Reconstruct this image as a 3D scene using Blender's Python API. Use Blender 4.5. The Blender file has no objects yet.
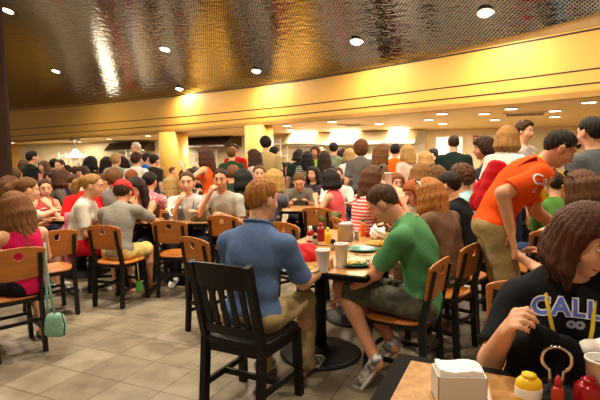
import bpy, bmesh, math, random, time
import numpy as np
from mathutils import Vector, Matrix
from mathutils.bvhtree import BVHTree
T0 = time.time()
random.seed(7)
scn = bpy.context.scene
COL = scn.collection
F = 480.0
CAM = np.array([0., 0., 1.5])
PITCH, ROLL = math.radians(5.0), math.radians(-0.6)
CROT = (Matrix.Rotation(math.radians(90) - PITCH, 3, 'X') @ Matrix.Rotation(ROLL, 3, 'Z'))
R_ = np.array(CROT)

def ray(px, py):
    return R_ @ np.array([(px - 300) / F, -(py - 200) / F, -1.0])
def at(px, py, Y):                      # point seen at px,py whose distance along +Y is Y
    d = ray(px, py); return CAM + d * (Y / d[1])
def atz(px, py, z):                     # point seen at px,py at height z
    d = ray(px, py); return CAM + d * ((z - CAM[2]) / d[2])
def lin(c):
    return tuple(((v / 255) / 12.92 if v / 255 <= .04045 else ((v / 255 + .055) / 1.055) ** 2.4) for v in c)

# ------------------------------------------------------------------ materials
MATS = {}
def nodes_of(m):
    m.use_nodes = True
    nt = m.node_tree
    return nt, nt.nodes, nt.links, nt.nodes['Principled BSDF']
def mat(name, col=(200, 200, 200), rough=.5, metal=0., bump=0., bscale=60., var=0., vscale=8., pattern=None, col2=None, emit=None, es=0., spec=None, trans=0., stretch=None):
    if name in MATS: return MATS[name]
    m = bpy.data.materials.new(name); MATS[name] = m
    nt, N, L, b = nodes_of(m)
    c = lin(col) + (1,)
    b.inputs['Base Color'].default_value = c
    b.inputs['Roughness'].default_value = rough
    b.inputs['Metallic'].default_value = metal
    if spec is not None: b.inputs['Specular IOR Level'].default_value = spec
    if trans: b.inputs['Transmission Weight'].default_value = trans
    if emit:
        b.inputs['Emission Color'].default_value = lin(emit) + (1,)
        b.inputs['Emission Strength'].default_value = es
    tc = N.new('ShaderNodeTexCoord'); src = tc.outputs['Object']
    if stretch:
        mp = N.new('ShaderNodeMapping'); mp.inputs['Scale'].default_value = stretch
        L.new(src, mp.inputs['Vector']); src = mp.outputs['Vector']
    if var or pattern:
        mix = N.new('ShaderNodeMix'); mix.data_type = 'RGBA'
        c2 = lin(col2) + (1,) if col2 else tuple(max(0, v * (1 - var)) for v in c[:3]) + (1,)
        mix.inputs[6].default_value = c; mix.inputs[7].default_value = c2
        if pattern == 'stripe':
            t = N.new('ShaderNodeTexWave'); t.bands_direction = 'Z'; t.inputs['Scale'].default_value = vscale; t.inputs['Distortion'].default_value = .6
            out = t.outputs['Fac']
        elif pattern in ('spots',):
            t = N.new('ShaderNodeTexVoronoi'); t.inputs['Scale'].default_value = vscale; out = t.outputs['Distance']
        elif pattern == 'wood':
            t = N.new('ShaderNodeTexNoise'); t.inputs['Scale'].default_value = vscale; t.inputs['Detail'].default_value = 5; out = t.outputs['Fac']
        else:
            t = N.new('ShaderNodeTexNoise'); t.inputs['Scale'].default_value = vscale; t.inputs['Detail'].default_value = 4; out = t.outputs['Fac']
        L.new(src, t.inputs['Vector'])
        r = N.new('ShaderNodeValToRGB')
        lo, hi = (.3, .36) if pattern == 'spots' else ((.42, .58) if pattern == 'stripe' else ((.42, .6) if pattern == 'camo' else (.3, .75)))
        r.color_ramp.elements[0].position = lo; r.color_ramp.elements[1].position = hi
        L.new(out, r.inputs['Fac']); L.new(r.outputs['Color'], mix.inputs[0])
        L.new(mix.outputs[2], b.inputs['Base Color'])
    if bump:
        t2 = N.new('ShaderNodeTexNoise'); t2.inputs['Scale'].default_value = bscale; t2.inputs['Detail'].default_value = 3
        L.new(src, t2.inputs['Vector'])
        bp = N.new('ShaderNodeBump'); bp.inputs['Strength'].default_value = bump; bp.inputs['Distance'].default_value = .02
        L.new(t2.outputs['Fac'], bp.inputs['Height']); L.new(bp.outputs['Normal'], b.inputs['Normal'])
    return m
def cloth(col, pattern=None, col2=None):
    key = 'cloth_%s_%s_%s' % (col, pattern, col2)
    key = ''.join(ch if ch.isalnum() else '_' for ch in key)
    if pattern == 'stripe': return mat(key, col, .85, bump=.25, bscale=14, pattern='stripe', col2=col2, vscale=8.5)
    if pattern == 'spots': return mat(key, col, .85, bump=.25, bscale=14, pattern='spots', col2=col2, vscale=26)
    if pattern == 'camo': return mat(key, col, .85, bump=.25, bscale=14, pattern='camo', col2=col2, vscale=12)
    return mat(key, col, .9, bump=.22, bscale=32, var=.16, vscale=7, spec=.15)
def hairmat(col):
    key = 'hair_%d_%d_%d' % col
    return mat(key, col, .62, bump=.35, bscale=120, var=.55, vscale=75, stretch=(1, 1, .1), spec=.22)
SKIN = {'fair': (226, 168, 132), 'mid': (214, 150, 112), 'tan': (196, 130, 92), 'dark': (120, 74, 50)}
def skinmat(k):
    m = mat('skin_' + k, SKIN[k], .5, bump=.06, bscale=70, var=.08, vscale=14, spec=.35)
    return m
M_eye = mat('eye_white', (205, 190, 176), .3)
M_iris = mat('iris', (45, 30, 22), .15)
M_lip = mat('lip', (178, 92, 82), .45)
M_black = mat('black_metal', (20, 18, 17), .5, spec=.3, bump=.05, bscale=40)
M_blackw = mat('black_wood', (20, 17, 15), .45, spec=.25, bump=.08, bscale=30, var=.35, vscale=20, stretch=(1, 1, .2))
M_wood = mat('honey_wood', (190, 116, 46), .35, var=.32, vscale=14, pattern='wood', col2=(154, 88, 32), stretch=(.35, 4, 4), bump=.03, bscale=50)
M_lam = mat('speckled_laminate', (186, 142, 88), .3, pattern='wood', col2=(148, 102, 58), vscale=38, bump=.02, bscale=90)
M_edge = mat('black_edge', (16, 14, 13), .8, spec=.1)
M_white = mat('white_plastic', (240, 238, 232), .4)
M_paper = mat('white_paper', (246, 243, 236), .75, bump=.15, bscale=60)
M_steel = mat('steel', (190, 186, 178), .28, 1., bump=.05, bscale=25)
M_chrome = mat('chrome', (225, 220, 212), .1, 1.)
M_red = mat('red_plastic', (178, 22, 20), .3)
M_dred = mat('ketchup_red', (150, 14, 16), .2)
M_yel = mat('mustard_yellow', (240, 196, 20), .35)
M_teal = mat('green_plate', (44, 120, 104), .25)

# ------------------------------------------------------------------ mesh helpers
def link(o): COL.objects.link(o); return o
def empty(name, loc=(0, 0, 0), yaw=0.):
    o = bpy.data.objects.new(name, None); o.empty_display_size = .1
    o.location = loc; o.rotation_euler = (0, 0, yaw); return link(o)
def tag(o, label=None, cat=None, group=None, kind=None):
    if label: o['label'] = label
    if cat: o['category'] = cat
    if group: o['group'] = group
    if kind: o['kind'] = kind
    return o
def mobj(name, me, m=None, parent=None):
    o = bpy.data.objects.new(name, me)
    if m is not None:
        for k in (m if isinstance(m, (list, tuple)) else [m]): me.materials.append(k)
    link(o)
    if parent is not None: o.parent = parent
    return o
def bobj(name, bm, m, parent=None, smooth=False):
    bmesh.ops.recalc_face_normals(bm, faces=bm.faces)
    me = bpy.data.meshes.new(name); bm.to_mesh(me); bm.free()
    if smooth:
        for p in me.polygons: p.use_smooth = True
    return mobj(name, me, m, parent)
def bx(bm, c, s, M=None, bev=0.):
    r = bmesh.ops.create_cube(bm, size=1.)
    vs = r['verts']
    for v in vs: v.co = Vector((v.co.x * s[0] + c[0], v.co.y * s[1] + c[1], v.co.z * s[2] + c[2]))
    if bev:
        es = list({e for v in vs for e in v.link_edges})
        rb = bmesh.ops.bevel(bm, geom=es, offset=bev, segments=2, affect='EDGES', profile=.6)
        vs = list({v for f in rb['faces'] for v in f.verts} | {v for v in vs if v.is_valid})
    if M is not None:
        for v in vs: v.co = M @ v.co
    return vs
def beam(bm, a, b, w, d, up=(0, 0, 1)):            # rectangular bar a->b
    a = Vector(a); b = Vector(b); t = (b - a).normalized(); up = Vector(up)
    if abs(t.dot(up)) > .98: up = Vector((0, 1, 0))
    s = t.cross(up).normalized(); n = s.cross(t)
    r = []
    for p in (a, b):
        r.append([bm.verts.new(p + s * (i * w / 2) + n * (j * d / 2)) for i, j in ((-1, -1), (1, -1), (1, 1), (-1, 1))])
    for k in range(4): bm.faces.new((r[0][k], r[0][(k + 1) % 4], r[1][(k + 1) % 4], r[1][k]))
    bm.faces.new(r[0][::-1]); bm.faces.new(r[1])
def tube(bm, pts, rad, n=8, flat=1., closed=False):
    pts = [Vector(p) for p in pts]; rings = []
    K = len(pts); prev = None
    for i, p in enumerate(pts):
        if closed: t = pts[(i + 1) % K] - pts[i - 1]
        else: t = pts[min(i + 1, K - 1)] - pts[max(i - 1, 0)]
        t.normalize()
        if prev is None:
            u = Vector((1, 0, 0)) if abs(t.x) < .9 else Vector((0, 1, 0))
        else: u = prev
        u = (u - t * u.dot(t)).normalized(); w = t.cross(u); prev = u
        r = rad[i] if isinstance(rad, (list, tuple)) else rad
        rings.append([bm.verts.new(p + u * (math.cos(2 * math.pi * k / n) * r) + w * (math.sin(2 * math.pi * k / n) * r * flat)) for k in range(n)])
    for i in range(K if closed else K - 1):
        A, B = rings[i], rings[(i + 1) % K]
        for k in range(n): bm.faces.new((A[k], A[(k + 1) % n], B[(k + 1) % n], B[k]))
    if not closed: bm.faces.new(rings[0][::-1]); bm.faces.new(rings[-1])
def lathe(bm, prof, n=24, c=(0, 0, 0), sx=1., sy=1.):
    rings = []
    for r, z in prof:
        rings.append([bm.verts.new((c[0] + sx * r * math.cos(2 * math.pi * k / n), c[1] + sy * r * math.sin(2 * math.pi * k / n), c[2] + z)) for k in range(n)])
    for A, B in zip(rings, rings[1:]):
        for k in range(n): bm.faces.new((A[k], A[(k + 1) % n], B[(k + 1) % n], B[k]))
    bm.faces.new(rings[0][::-1]); bm.faces.new(rings[-1])
def mk(name, fn, m, parent=None, smooth=False):
    bm = bmesh.new(); fn(bm); return bobj(name, bm, m, parent, smooth)
def copy_tree(o, parent=None):
    c = o.copy(); COL.objects.link(c)
    if parent is not None: c.parent = parent
    for ch in list(o.children): copy_tree(ch, c)
    return c

# ------------------------------------------------------------------ signed distance modelling + surface nets
class Vol:
    def __init__(s, lo, hi, h):
        s.h = h; s.o = np.array(lo, float) - 2 * h
        n = np.ceil((np.array(hi) - s.o) / h).astype(int) + 3
        s.ax = [(s.o[i] + h * np.arange(n[i])).astype(np.float32) for i in range(3)]
        s.D = np.ones(n, np.float32)
    def sub(s, lo, hi):
        sl = []
        for i in range(3):
            a = max(0, int((lo[i] - s.o[i]) / s.h)); b = min(len(s.ax[i]), int((hi[i] - s.o[i]) / s.h) + 2)
            if b <= a: return None
            sl.append(slice(a, b))
        return tuple(sl)
    def grid(s, sl):
        return s.ax[0][sl[0]][:, None, None], s.ax[1][sl[1]][None, :, None], s.ax[2][sl[2]][None, None, :]
    def merge(s, sl, d, k):
        a = s.D[sl]
        if k <= 0: s.D[sl] = np.minimum(a, d); return
        h = np.clip(.5 + .5 * (a - d) / k, 0, 1)
        s.D[sl] = a * (1 - h) + d * h - k * h * (1 - h)
    def cone(s, a, b, ra, rb, k=.02):
        a = np.array(a, float); b = np.array(b, float); r = max(ra, rb); m = r + k + 2.5 * s.h
        sl = s.sub(np.minimum(a, b) - m, np.maximum(a, b) + m)
        if sl is None: return
        X, Y, Z = s.grid(sl); d = b - a; L2 = max(float(d @ d), 1e-9)
        t = np.clip(((X - a[0]) * d[0] + (Y - a[1]) * d[1] + (Z - a[2]) * d[2]) / L2, 0, 1)
        q = np.sqrt((X - a[0] - t * d[0]) ** 2 + (Y - a[1] - t * d[1]) ** 2 + (Z - a[2] - t * d[2]) ** 2) - (ra + (rb - ra) * t)
        s.merge(sl, q.astype(np.float32), k)
    def _ell(s, c, r, M, marg):
        c = np.array(c, float); r = np.array(r, float)
        R = float(max(r)) + marg
        sl = s.sub(c - R, c + R)
        if sl is None: return None, None
        X, Y, Z = s.grid(sl); x, y, z = X - c[0], Y - c[1], Z - c[2]
        if M is None: M = np.eye(3)
        k0 = 0; k1 = 0
        for i in range(3):
            p = x * M[0, i] + y * M[1, i] + z * M[2, i]
            k0 = k0 + (p / r[i]) ** 2; k1 = k1 + (p / r[i] ** 2) ** 2
        k0 = np.sqrt(k0); k1 = np.sqrt(k1) + 1e-6
        return sl, (k0 * (k0 - 1) / k1).astype(np.float32)
    def ell(s, c, r, M=None, k=.02):
        sl, d = s._ell(c, r, M, k + 2.5 * s.h)
        if sl is not None: s.merge(sl, d, k)
    def cutell(s, c, r, M=None, k=.008):
        sl, d = s._ell(c, r, M, k + 2.5 * s.h)
        if sl is None: return
        a = s.D[sl]; d = -d; h = np.clip(.5 - .5 * (a - d) / k, 0, 1)
        s.D[sl] = a * (1 - h) + d * h + k * h * (1 - h)
    def cutcone(s, a, b, ra, rb):
        w = Vol.__new__(Vol); w.h = s.h; w.o = s.o; w.ax = s.ax; w.D = np.ones_like(s.D); w.cone(a, b, ra, rb, 0)
        s.D = np.maximum(s.D, -w.D)
    def plane(s, p, n):                  # keep the side opposite to n
        p = np.array(p, float); n = np.array(n, float) / np.linalg.norm(n)
        X, Y, Z = s.grid((slice(None),) * 3)
        s.D = np.maximum(s.D, ((X - p[0]) * n[0] + (Y - p[1]) * n[1] + (Z - p[2]) * n[2]).astype(np.float32))
    def field(s, fn):
        X, Y, Z = s.grid((slice(None),) * 3); s.D = fn(X, Y, Z, s.D).astype(np.float32)
    def mesh(s, name, smooth_it=1):
        D = s.D; I = D < 0
        n = np.array(D.shape) - 1
        cnt = np.zeros(n, np.int8)
        for dx in (0, 1):
            for dy in (0, 1):
                for dz in (0, 1): cnt += I[dx:n[0] + dx, dy:n[1] + dy, dz:n[2] + dz]
        cell = np.argwhere((cnt > 0) & (cnt < 8))
        me = bpy.data.meshes.new(name)
        if len(cell) == 0: return me
        idx = np.full(n, -1, np.int32); idx[tuple(cell.T)] = np.arange(len(cell))
        acc = np.zeros((len(cell), 3)); num = np.zeros(len(cell))
        for ax in range(3):
            o1, o2 = [i for i in range(3) if i != ax]
            for u in (0, 1):
                for v in (0, 1):
                    c0 = np.zeros(3, int); c0[o1] = u; c0[o2] = v; c1 = c0.copy(); c1[ax] = 1
                    a = D[tuple((cell + c0).T)]; b = D[tuple((cell + c1).T)]
                    x = (a < 0) != (b < 0)
                    t = np.where(x, a / np.where(x, a - b, 1), 0)
                    p = np.tile(c0.astype(float), (len(cell), 1)); p[:, ax] = t
                    acc += p * x[:, None]; num += x
        V = s.o + s.h * (cell + acc / num[:, None])
        quads = []
        for ax in range(3):
            o1, o2 = (ax + 1) % 3, (ax + 2) % 3
            lo = [slice(None)] * 3; hi = [slice(None)] * 3
            lo[ax] = slice(0, -1); hi[ax] = slice(1, None)
            A = I[tuple(lo)]; B = I[tuple(hi)]
            e = np.argwhere(A != B)
            ok = (e[:, o1] > 0) & (e[:, o2] > 0) & (e[:, o1] < D.shape[o1] - 1) & (e[:, o2] < D.shape[o2] - 1)
            e = e[ok]
            if len(e) == 0: continue
            flip = A[tuple(e.T)]
            def cid(du, dv):
                q = e.copy(); q[:, o1] -= du; q[:, o2] -= dv; return idx[tuple(q.T)]
            q = np.stack([cid(1, 1), cid(0, 1), cid(0, 0), cid(1, 0)], 1)
            q[~flip] = q[~flip][:, ::-1]
            quads.append(q)
        Q = np.concatenate(quads); Q = Q[(Q >= 0).all(1)]
        for _ in range(smooth_it):
            S = np.zeros_like(V); C = np.zeros(len(V))
            for i in range(4):
                j = (i + 1) % 4
                np.add.at(S, Q[:, i], V[Q[:, j]]); np.add.at(C, Q[:, i], 1)
                np.add.at(S, Q[:, j], V[Q[:, i]]); np.add.at(C, Q[:, j], 1)
            V = .5 * V + .5 * S / np.maximum(C, 1)[:, None]
        me.vertices.add(len(V)); me.vertices.foreach_set('co', V.ravel())
        me.loops.add(Q.size); me.loops.foreach_set('vertex_index', Q.ravel().astype(np.int32))
        me.polygons.add(len(Q)); me.polygons.foreach_set('loop_start', np.arange(0, Q.size, 4, dtype=np.int32))
        try: me.polygons.foreach_set('loop_total', np.full(len(Q), 4, np.int32))
        except Exception: pass
        me.polygons.foreach_set('use_smooth', np.ones(len(Q), bool))
        me.update(calc_edges=True); me.validate()
        return me

# ------------------------------------------------------------------ people
def rot(axis, deg):
    return np.array(Matrix.Rotation(math.radians(deg), 3, axis))
def ik(a, t, l1, l2, pole):
    a = np.array(a, float); t = np.array(t, float); d = t - a; L = np.linalg.norm(d)
    mx = (l1 + l2) * .985
    if L > mx: t = a + d * (mx / L); d = t - a; L = mx
    L = max(L, abs(l1 - l2) + .02); u = d / np.linalg.norm(d)
    x = (l1 * l1 - l2 * l2 + L * L) / (2 * L); hgt = math.sqrt(max(l1 * l1 - x * x, 1e-6))
    p = np.array(pole, float); p = p - u * (p @ u); p /= np.linalg.norm(p) + 1e-9
    return a + u * x + p * hgt, t
SEATED = []
HAIRZ = ([-.2, -.11, -.062, -.04, -.022, .012, .03, .05, .065, .2], [-.06, -.06, -.056, -.02, .022, .016, .028, .066, .088, .11])
HAIRL = ([-.2, -.11, -.05, -.02, .02, .045, .062, .2], [-.12, -.12, -.12, -.09, -.06, .01, .06, .095])

def hand(v, w, d, n, tdir, sc, curl, spread=1.):
    d = d / np.linalg.norm(d); n = n - d * (n @ d); n /= np.linalg.norm(n) + 1e-9
    t = tdir - d * (tdir @ d) - n * (tdir @ n); t /= np.linalg.norm(t) + 1e-9
    offs = [.031, .0105, -.0105, -.031]; lens = [.070, .080, .073, .056]
    for o, L in zip(offs, lens):
        kn = w + sc * (d * .088 + t * o * 1.0)
        v.cone(w + sc * (d * .012 + t * o * .55), kn, .0155 * sc, .0125 * sc, .012)
        c1 = math.radians(55 * curl); c2 = math.radians(130 * curl); c3 = math.radians(175 * curl)
        dd = d + t * o * 2.2 * spread * (1 - curl); dd /= np.linalg.norm(dd)
        p = kn
        for c, f, ra, rb in ((c1, .45, .0105, .0095), (c2, .32, .0095, .0085), (c3, .25, .0085, .007)):
            q = p + sc * L * 1.05 * f * (dd * math.cos(c) + n * math.sin(c))
            v.cone(p, q, ra * sc, rb * sc, .0025); p = q
    b = w + sc * (d * .02 + t * .022)
    m1 = b + sc * .048 * (t * .62 + d * .7 + n * .3)
    m2 = m1 + sc * .036 * (d * .8 + t * .25 + n * (.25 + .5 * curl))
    v.cone(b, m1, .0165 * sc, .0115 * sc, .008); v.cone(m1, m2, .011 * sc, .0085 * sc, .003)

def person(label, px, py, Y, pose, yaw, hair=('short', (60, 40, 28), 0), top=('tee', (200, 200, 200)), bot=('long', (60, 62, 80)),
           lean=6, side=0, hp=5, hy=0, hr=0, skin='fair', fem=False, armR=None, armL=None, poleR=None, poleL=None, curl=.35, curlR=None, curlL=None,
           legR=None, legL=None, toeR=None, toeL=None, shoes=(225, 222, 215), hs=1., wide=1., palmR=None, palmL=None, cap=None, sung=None, lanyard=None,
           maxsc=1.1, minsc=.72, group=None, face=None, vox=None, footwear='shoe', drop=.018, hem=None, vol=1., hunch=0, legs=1., kpole=None, thick=1., seat=.46, twist=0):
    tgt = at(px, py, Y)
    sit = pose == 'sit'
    yr = math.radians(yaw)
    def spine(sc):
        Hs = sc * (.88 if fem else .93)
        hz = seat + .085 * sc if sit else .93 * sc
        u = [rot('Y', side * f) @ rot('X', -lean * f - hu) @ np.array([0, 0, 1.]) for f, hu in ((.5, 0), (1., hunch * .3), (1.2, hunch))]
        hip = np.array([0, 0, hz]); wa = hip + u[0] * .16 * sc; ch = wa + u[1] * .19 * sc; nb = ch + u[2] * .15 * sc
        H = rot('Z', hy) @ rot('X', -(hp)) @ rot('Y', hr)
        nd = u[2] * .7 + H[:, 2] * .5 + H[:, 1] * .12; nd /= np.linalg.norm(nd)
        hc = nb + nd * .085 * sc + H[:, 2] * .085 * sc + H[:, 1] * .02
        return hip, wa, ch, nb, hc, H, u
    lo, hi = minsc, maxsc
    for _ in range(24):
        sc = (lo + hi) / 2
        if spine(sc)[4][2] < tgt[2]: lo = sc
        else: hi = sc
    hip, wa, ch, nb, hc, H, u = spine(sc)
    Rz = np.array(Matrix.Rotation(yr, 3, 'Z'))
    off = Rz @ np.array([hc[0], hc[1], 0])
    loc = np.array([tgt[0] - off[0], tgt[1] - off[1], 0.])
    def toloc(p):
        if p is None: return None
        if p[0] == 'w': return Rz.T @ (at(p[1], p[2], p[3]) - loc)
        return np.array(p, float)
    def wdir(d): return Rz.T @ np.array(d, float)
    h = vox or (.0065 if Y < 3.5 else .0095 if Y < 5.3 else .0125 if Y < 6.6 else .016)
    hero = h < .01
    T = rot('Z', twist)
    shw = sc * (.165 if fem else .185) * wide
    SH = {}; EL = {}; WR = {}
    tors = rot('Y', side) @ rot('X', -lean)
    for sgn, nm, arm, pole in ((1, 'R', armR, poleR), (-1, 'L', armL, poleL)):
        sh = nb - u[2] * .05 * sc + tors @ T @ np.array([sgn * shw, 0, 0]) - np.array([0, 0, drop])
        P = {'table': (sgn * .15 * sc, .40 * sc, .80), 'lap': (sgn * .12, .27, .64), 'down': (sgn * .27 * sc, .05, hip[2] - .12 * sc), 'fold': (-sgn * .04, .28 * sc, .82),
             'chin': (sgn * .05, hc[1] + .10, hc[2] - .20), 'hold': (sgn * .10, nb[1] + .27, nb[2] - .17), 'cup': (sgn * .06, hc[1] + .17, hc[2] - .10), 'belly': (sgn * .05, nb[1] + .24, hip[2] + .22),
             'phone': (sgn * .12, hc[1] + .06, hc[2] - .07)}
        if arm is None: arm = 'table' if sit else 'down'
        t = np.array(P[arm], float) if isinstance(arm, str) else toloc(arm)
        pl = np.array(pole if pole is not None else ((sgn * .55, -.35, -1.) if arm != 'down' else (sgn * .2, -1, 0)), float)
        el, wr = ik(sh, t, .285 * sc, .255 * sc, pl)
        SH[nm], EL[nm], WR[nm] = sh, el, wr
    HJ = {}; KN = {}; AN = {}; TOE = {}
    for sgn, nm, leg, toe in ((1, 'R', legR, toeR), (-1, 'L', legL, toeL)):
        hj = hip + np.array([sgn * .088 * sc, 0, -.02])
        if leg is None: t = np.array([sgn * .13, .43 * sc, .085]) if sit else np.array([sgn * .105 * sc, .0, .085])
        else: t = toloc(leg)
        kn, an = ik(hj, t, .43 * sc * legs, .425 * sc * legs, kpole if kpole else ((sgn * .12, .75, .8) if sit else (0, 1, .05)))
        HJ[nm], KN[nm], AN[nm] = hj, kn, an
        tt = toloc(toe)
        if tt is None: tt = an + np.array([sgn * .03, .17 * sc, -.055])
        TOE[nm] = tt
    allp = [hip, wa, ch, nb, hc] + list(SH.values()) + list(EL.values()) + list(WR.values()) + list(KN.values()) + list(AN.values()) + list(TOE.values())
    lo3 = np.min(allp, 0) - .2 * sc; hi3 = np.max(allp, 0) + .2 * sc; lo3[2] = max(lo3[2], -.02); hi3[2] = max(hi3[2], hc[2] + .17)
    root = empty('person', loc, yr); tag(root, label, 'person', group)
    S = sc; th = thick
    Tm = tors @ T
    def torso(v, o, k=.05):
        v.ell(hip + u[0] * .0, (.165 * S * wide * th + o, .115 * S * th + o, .125 * S + o), tors @ rot('X', lean * .5), k)
        v.ell(wa, ((.13 if fem else .14) * S * wide * th + o, .098 * S * th + o, .15 * S + o), tors, k)
        Tc = Tm @ rot('X', -hunch * .6)
        v.ell(ch - u[1] * .01 * S, ((.148 if fem else .165) * S * wide + o, .112 * S * th + o, .19 * S + o), Tc, k)
        if fem:
            for q in (-1, 1): v.ell(ch + Tm @ np.array([q * .068 * S, .088 * S, -.03 * S]), (.055 * S + o, .05 * S + o, .055 * S + o), None, .03)
        for nm in 'RL':
            v.cone(nb - u[2] * .03 * S, SH[nm] - u[2] * .012, .062 * S + o, .052 * S + o, k)
    # body
    v = Vol(lo3, hi3, h)
    torso(v, -.004)
    v.cone(nb - u[2] * .04 * S, hc + H @ np.array([0, -.02, -.04]) * hs, .056 * S, .05 * S * hs, .02)
    for nm, cu, pn in (('R', curlR, palmR), ('L', curlL, palmL)):
        sh, el, wr = SH[nm], EL[nm], WR[nm]; sg = 1 if nm == 'R' else -1
        at_ = 1 + (th - 1) * 1.8; v.cone(sh, el, .048 * S * at_, .038 * S * at_, .03); v.cone(el, wr, .039 * S * at_, .0255 * S * (1 + (th - 1)), .015)
        d = wr - el
        if pn is not None: n = wdir(pn)
        elif abs(d[2]) > .8 * np.linalg.norm(d): n = np.array([-sg, .1, 0.]) if d[2] < 0 else np.array([-sg * .6, -.6, 0])
        else: n = np.array([-sg * .35, 0, -1.])
        tdir = np.cross(d, n) * sg
        hand(v, wr, d, n, tdir, S * (1.0 if hero else 1.05), curl if cu is None else cu)
        v.cone(HJ[nm], KN[nm], .078 * S * th, .052 * S, .03)
        v.cone(KN[nm], KN[nm] * .62 + AN[nm] * .38 + np.array([0, -.012, 0]), .051 * S, .052 * S, .02)
        v.cone(KN[nm] * .62 + AN[nm] * .38 + np.array([0, -.012, 0]), AN[nm], .051 * S, .034 * S, .02)
        f = TOE[nm] - AN[nm]
        v.cone(AN[nm] + np.array([0, 0, -.03]) - .03 * f, TOE[nm] + np.array([0, 0, .003]), .033 * S, .024 * S, .03)
        v.cone(AN[nm], AN[nm] + np.array([0, 0, -.03]) - .03 * f, .034 * S, .033 * S, .02)
    hp_ = lambda x, y, z: hc + H @ (np.array([x, y, z]) * hs)
    e = lambda c, r, k=.02: v.ell(hp_(*c), np.array(r) * hs, H, k)
    e((0, -.014, .03), (.075, .095, .085), .02); e((0, .022, -.035), (.057, .066, .075), .03); e((0, .052, -.092), (.026, .024, .021), .02)
    for q in (-1, 1):
        e((q * .034, .052, -.028), (.028, .026, .028), .02)
        if hero: v.cutell(hp_(q * .031, .098, .014), np.array((.02, .02, .012)) * hs, H, .012)
        e((q * .077, -.008, -.008), (.011, .021, .033), .004)
    v.cone(hp_(-.03, .074, .034), hp_(.03, .074, .034), .013 * hs, .013 * hs, .012)
    v.cone(hp_(0, .082, .015), hp_(0, .102, -.028), .008 * hs, .0135 * hs, .01)
    v.cone(hp_(-.014, .083, -.06), hp_(.014, .083, -.06), .008 * hs, .008 * hs, .008)
    body = mobj('body', v.mesh('body', 1), skinmat(skin), root)
    # eyes, brows, lips where the face shows
    fd = Rz @ H[:, 1]; tocam = CAM - tgt; tocam = tocam / np.linalg.norm(tocam)
    if (face if face is not None else fd @ tocam > -.15) and Y < 9:
        HM = Matrix(H.tolist())
        for q in (-1, 1):
            bm = bmesh.new(); bmesh.ops.create_uvsphere(bm, u_segments=14, v_segments=10, radius=.012 * hs)
            for vv in bm.verts: vv.co = Vector(hp_(q * .031, .0765, .014)) + HM @ Vector((vv.co.x, vv.co.z * 1.0, vv.co.y * .72))
            bmesh.ops.recalc_face_normals(bm, faces=bm.faces)
            me = bpy.data.meshes.new('eye'); bm.to_mesh(me); bm.free()
            o = mobj('eye', me, [M_eye, M_iris], root)
            c0 = Vector(hp_(q * .031, .0765, .014)); ax = HM @ Vector((0, 1, 0))
            for p in me.polygons:
                p.use_smooth = True
                w = (p.center - c0).normalized()
                if w.dot(ax) > .72: p.material_index = 1
            mk('eyebrow', lambda bm: tube(bm, [hp_(q * .014, .088, .032), hp_(q * .03, .088, .039), hp_(q * .047, .074, .034)], [.0025 * hs, .0034 * hs, .002 * hs], 6), hairmat(hair[1]), root, True)
        mk('lips', lambda bm: tube(bm, [hp_(-.023, .079, -.061), hp_(-.01, .091, -.059), hp_(.01, .091, -.059), hp_(.023, .079, -.061)], [.003 * hs, .0065 * hs, .0065 * hs, .003 * hs], 8), M_lip, root, True)
    # garments
    kind, tc = top[0], top[1]
    tm = cloth(tc, *(top[2:4] if len(top) > 2 else ()))
    seed = (abs(hash(label)) % 97) * .1 if False else (sum(map(ord, label)) % 97) * .1
    def folds(amp):
        def fn(X, Y_, Z, D):
            q = np.sin(X * 31 + Z * 23 + seed) + np.sin(Y_ * 37 - Z * 19 + 2 * seed) + np.sin(X * 17 - Y_ * 21 + Z * 41 + seed)
            return np.where(np.abs(D) < .06, D + amp * q / 2, D)
        return fn
    w = Vol(lo3, hi3, h); o = .012
    torso(w, o, .04)
    if kind in ('tee', 'polo', 'long', 'loose'):
        for nm in 'RL':
            sh, el, wr = SH[nm], EL[nm], WR[nm]
            if kind == 'long':
                w.cone(sh, el, .058 * S + o, .05 * S, .035); w.cone(el, wr, .05 * S, .036 * S, .015)
            else:
                e1 = sh + (el - sh) * (.86 if kind == 'polo' else .80); w.cone(sh, e1, .056 * S + o, .062 * S * (1 + (th - 1) * .8), .035)
        if kind == 'loose':
            w.cone(wa, hip, .16 * S, .175 * S, .04)
    low = hip - u[0] * (hem if hem is not None else .055 if sit else .10) * S
    w.plane(low, -u[0] - (np.array([0, -.25, 0]) if sit else np.array([0, 0, 1.5])))
    if kind in ('tee', 'polo', 'long', 'loose'):
        for nm in 'RL':
            if kind == 'long': continue
            sh, el = SH[nm], EL[nm]; dd = (el - sh) / np.linalg.norm(el - sh)
            c = sh + (el - sh) * (.86 if kind == 'polo' else .80)
            # flat sleeve hem: cut only near the arm
            def hem_cut(X, Y_, Z, D, c=c, dd=dd):
                pl = (X - c[0]) * dd[0] + (Y_ - c[1]) * dd[1] + (Z - c[2]) * dd[2]
                near = (X - c[0]) ** 2 + (Y_ - c[1]) ** 2 + (Z - c[2]) ** 2 < (.1 * S) ** 2
                return np.where(near, np.maximum(D, pl), D)
            w.field(hem_cut)
    if kind == 'tank':
        for nm, q in (('R', 1), ('L', -1)):
            w.cutell(SH[nm] + Tm @ np.array([q * .035, 0, .02]) * S, (.085 * S, .14 * S, .12 * S), Tm, .01)
        w.cutell(nb + Tm @ np.array([0, .05, .03]) * S, (.085 * S, .10 * S, .12 * S), Tm, .01)
    elif lean < 28:
        ndir = (hc - nb) / np.linalg.norm(hc - nb); w.cutell(nb + ndir * .060 * S + Tm @ np.array([0, .022, .0]) * S, (.072 * S, .066 * S, .068 * S), Tm, .008)
    w.field(folds(.005 if hero else .004))
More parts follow.
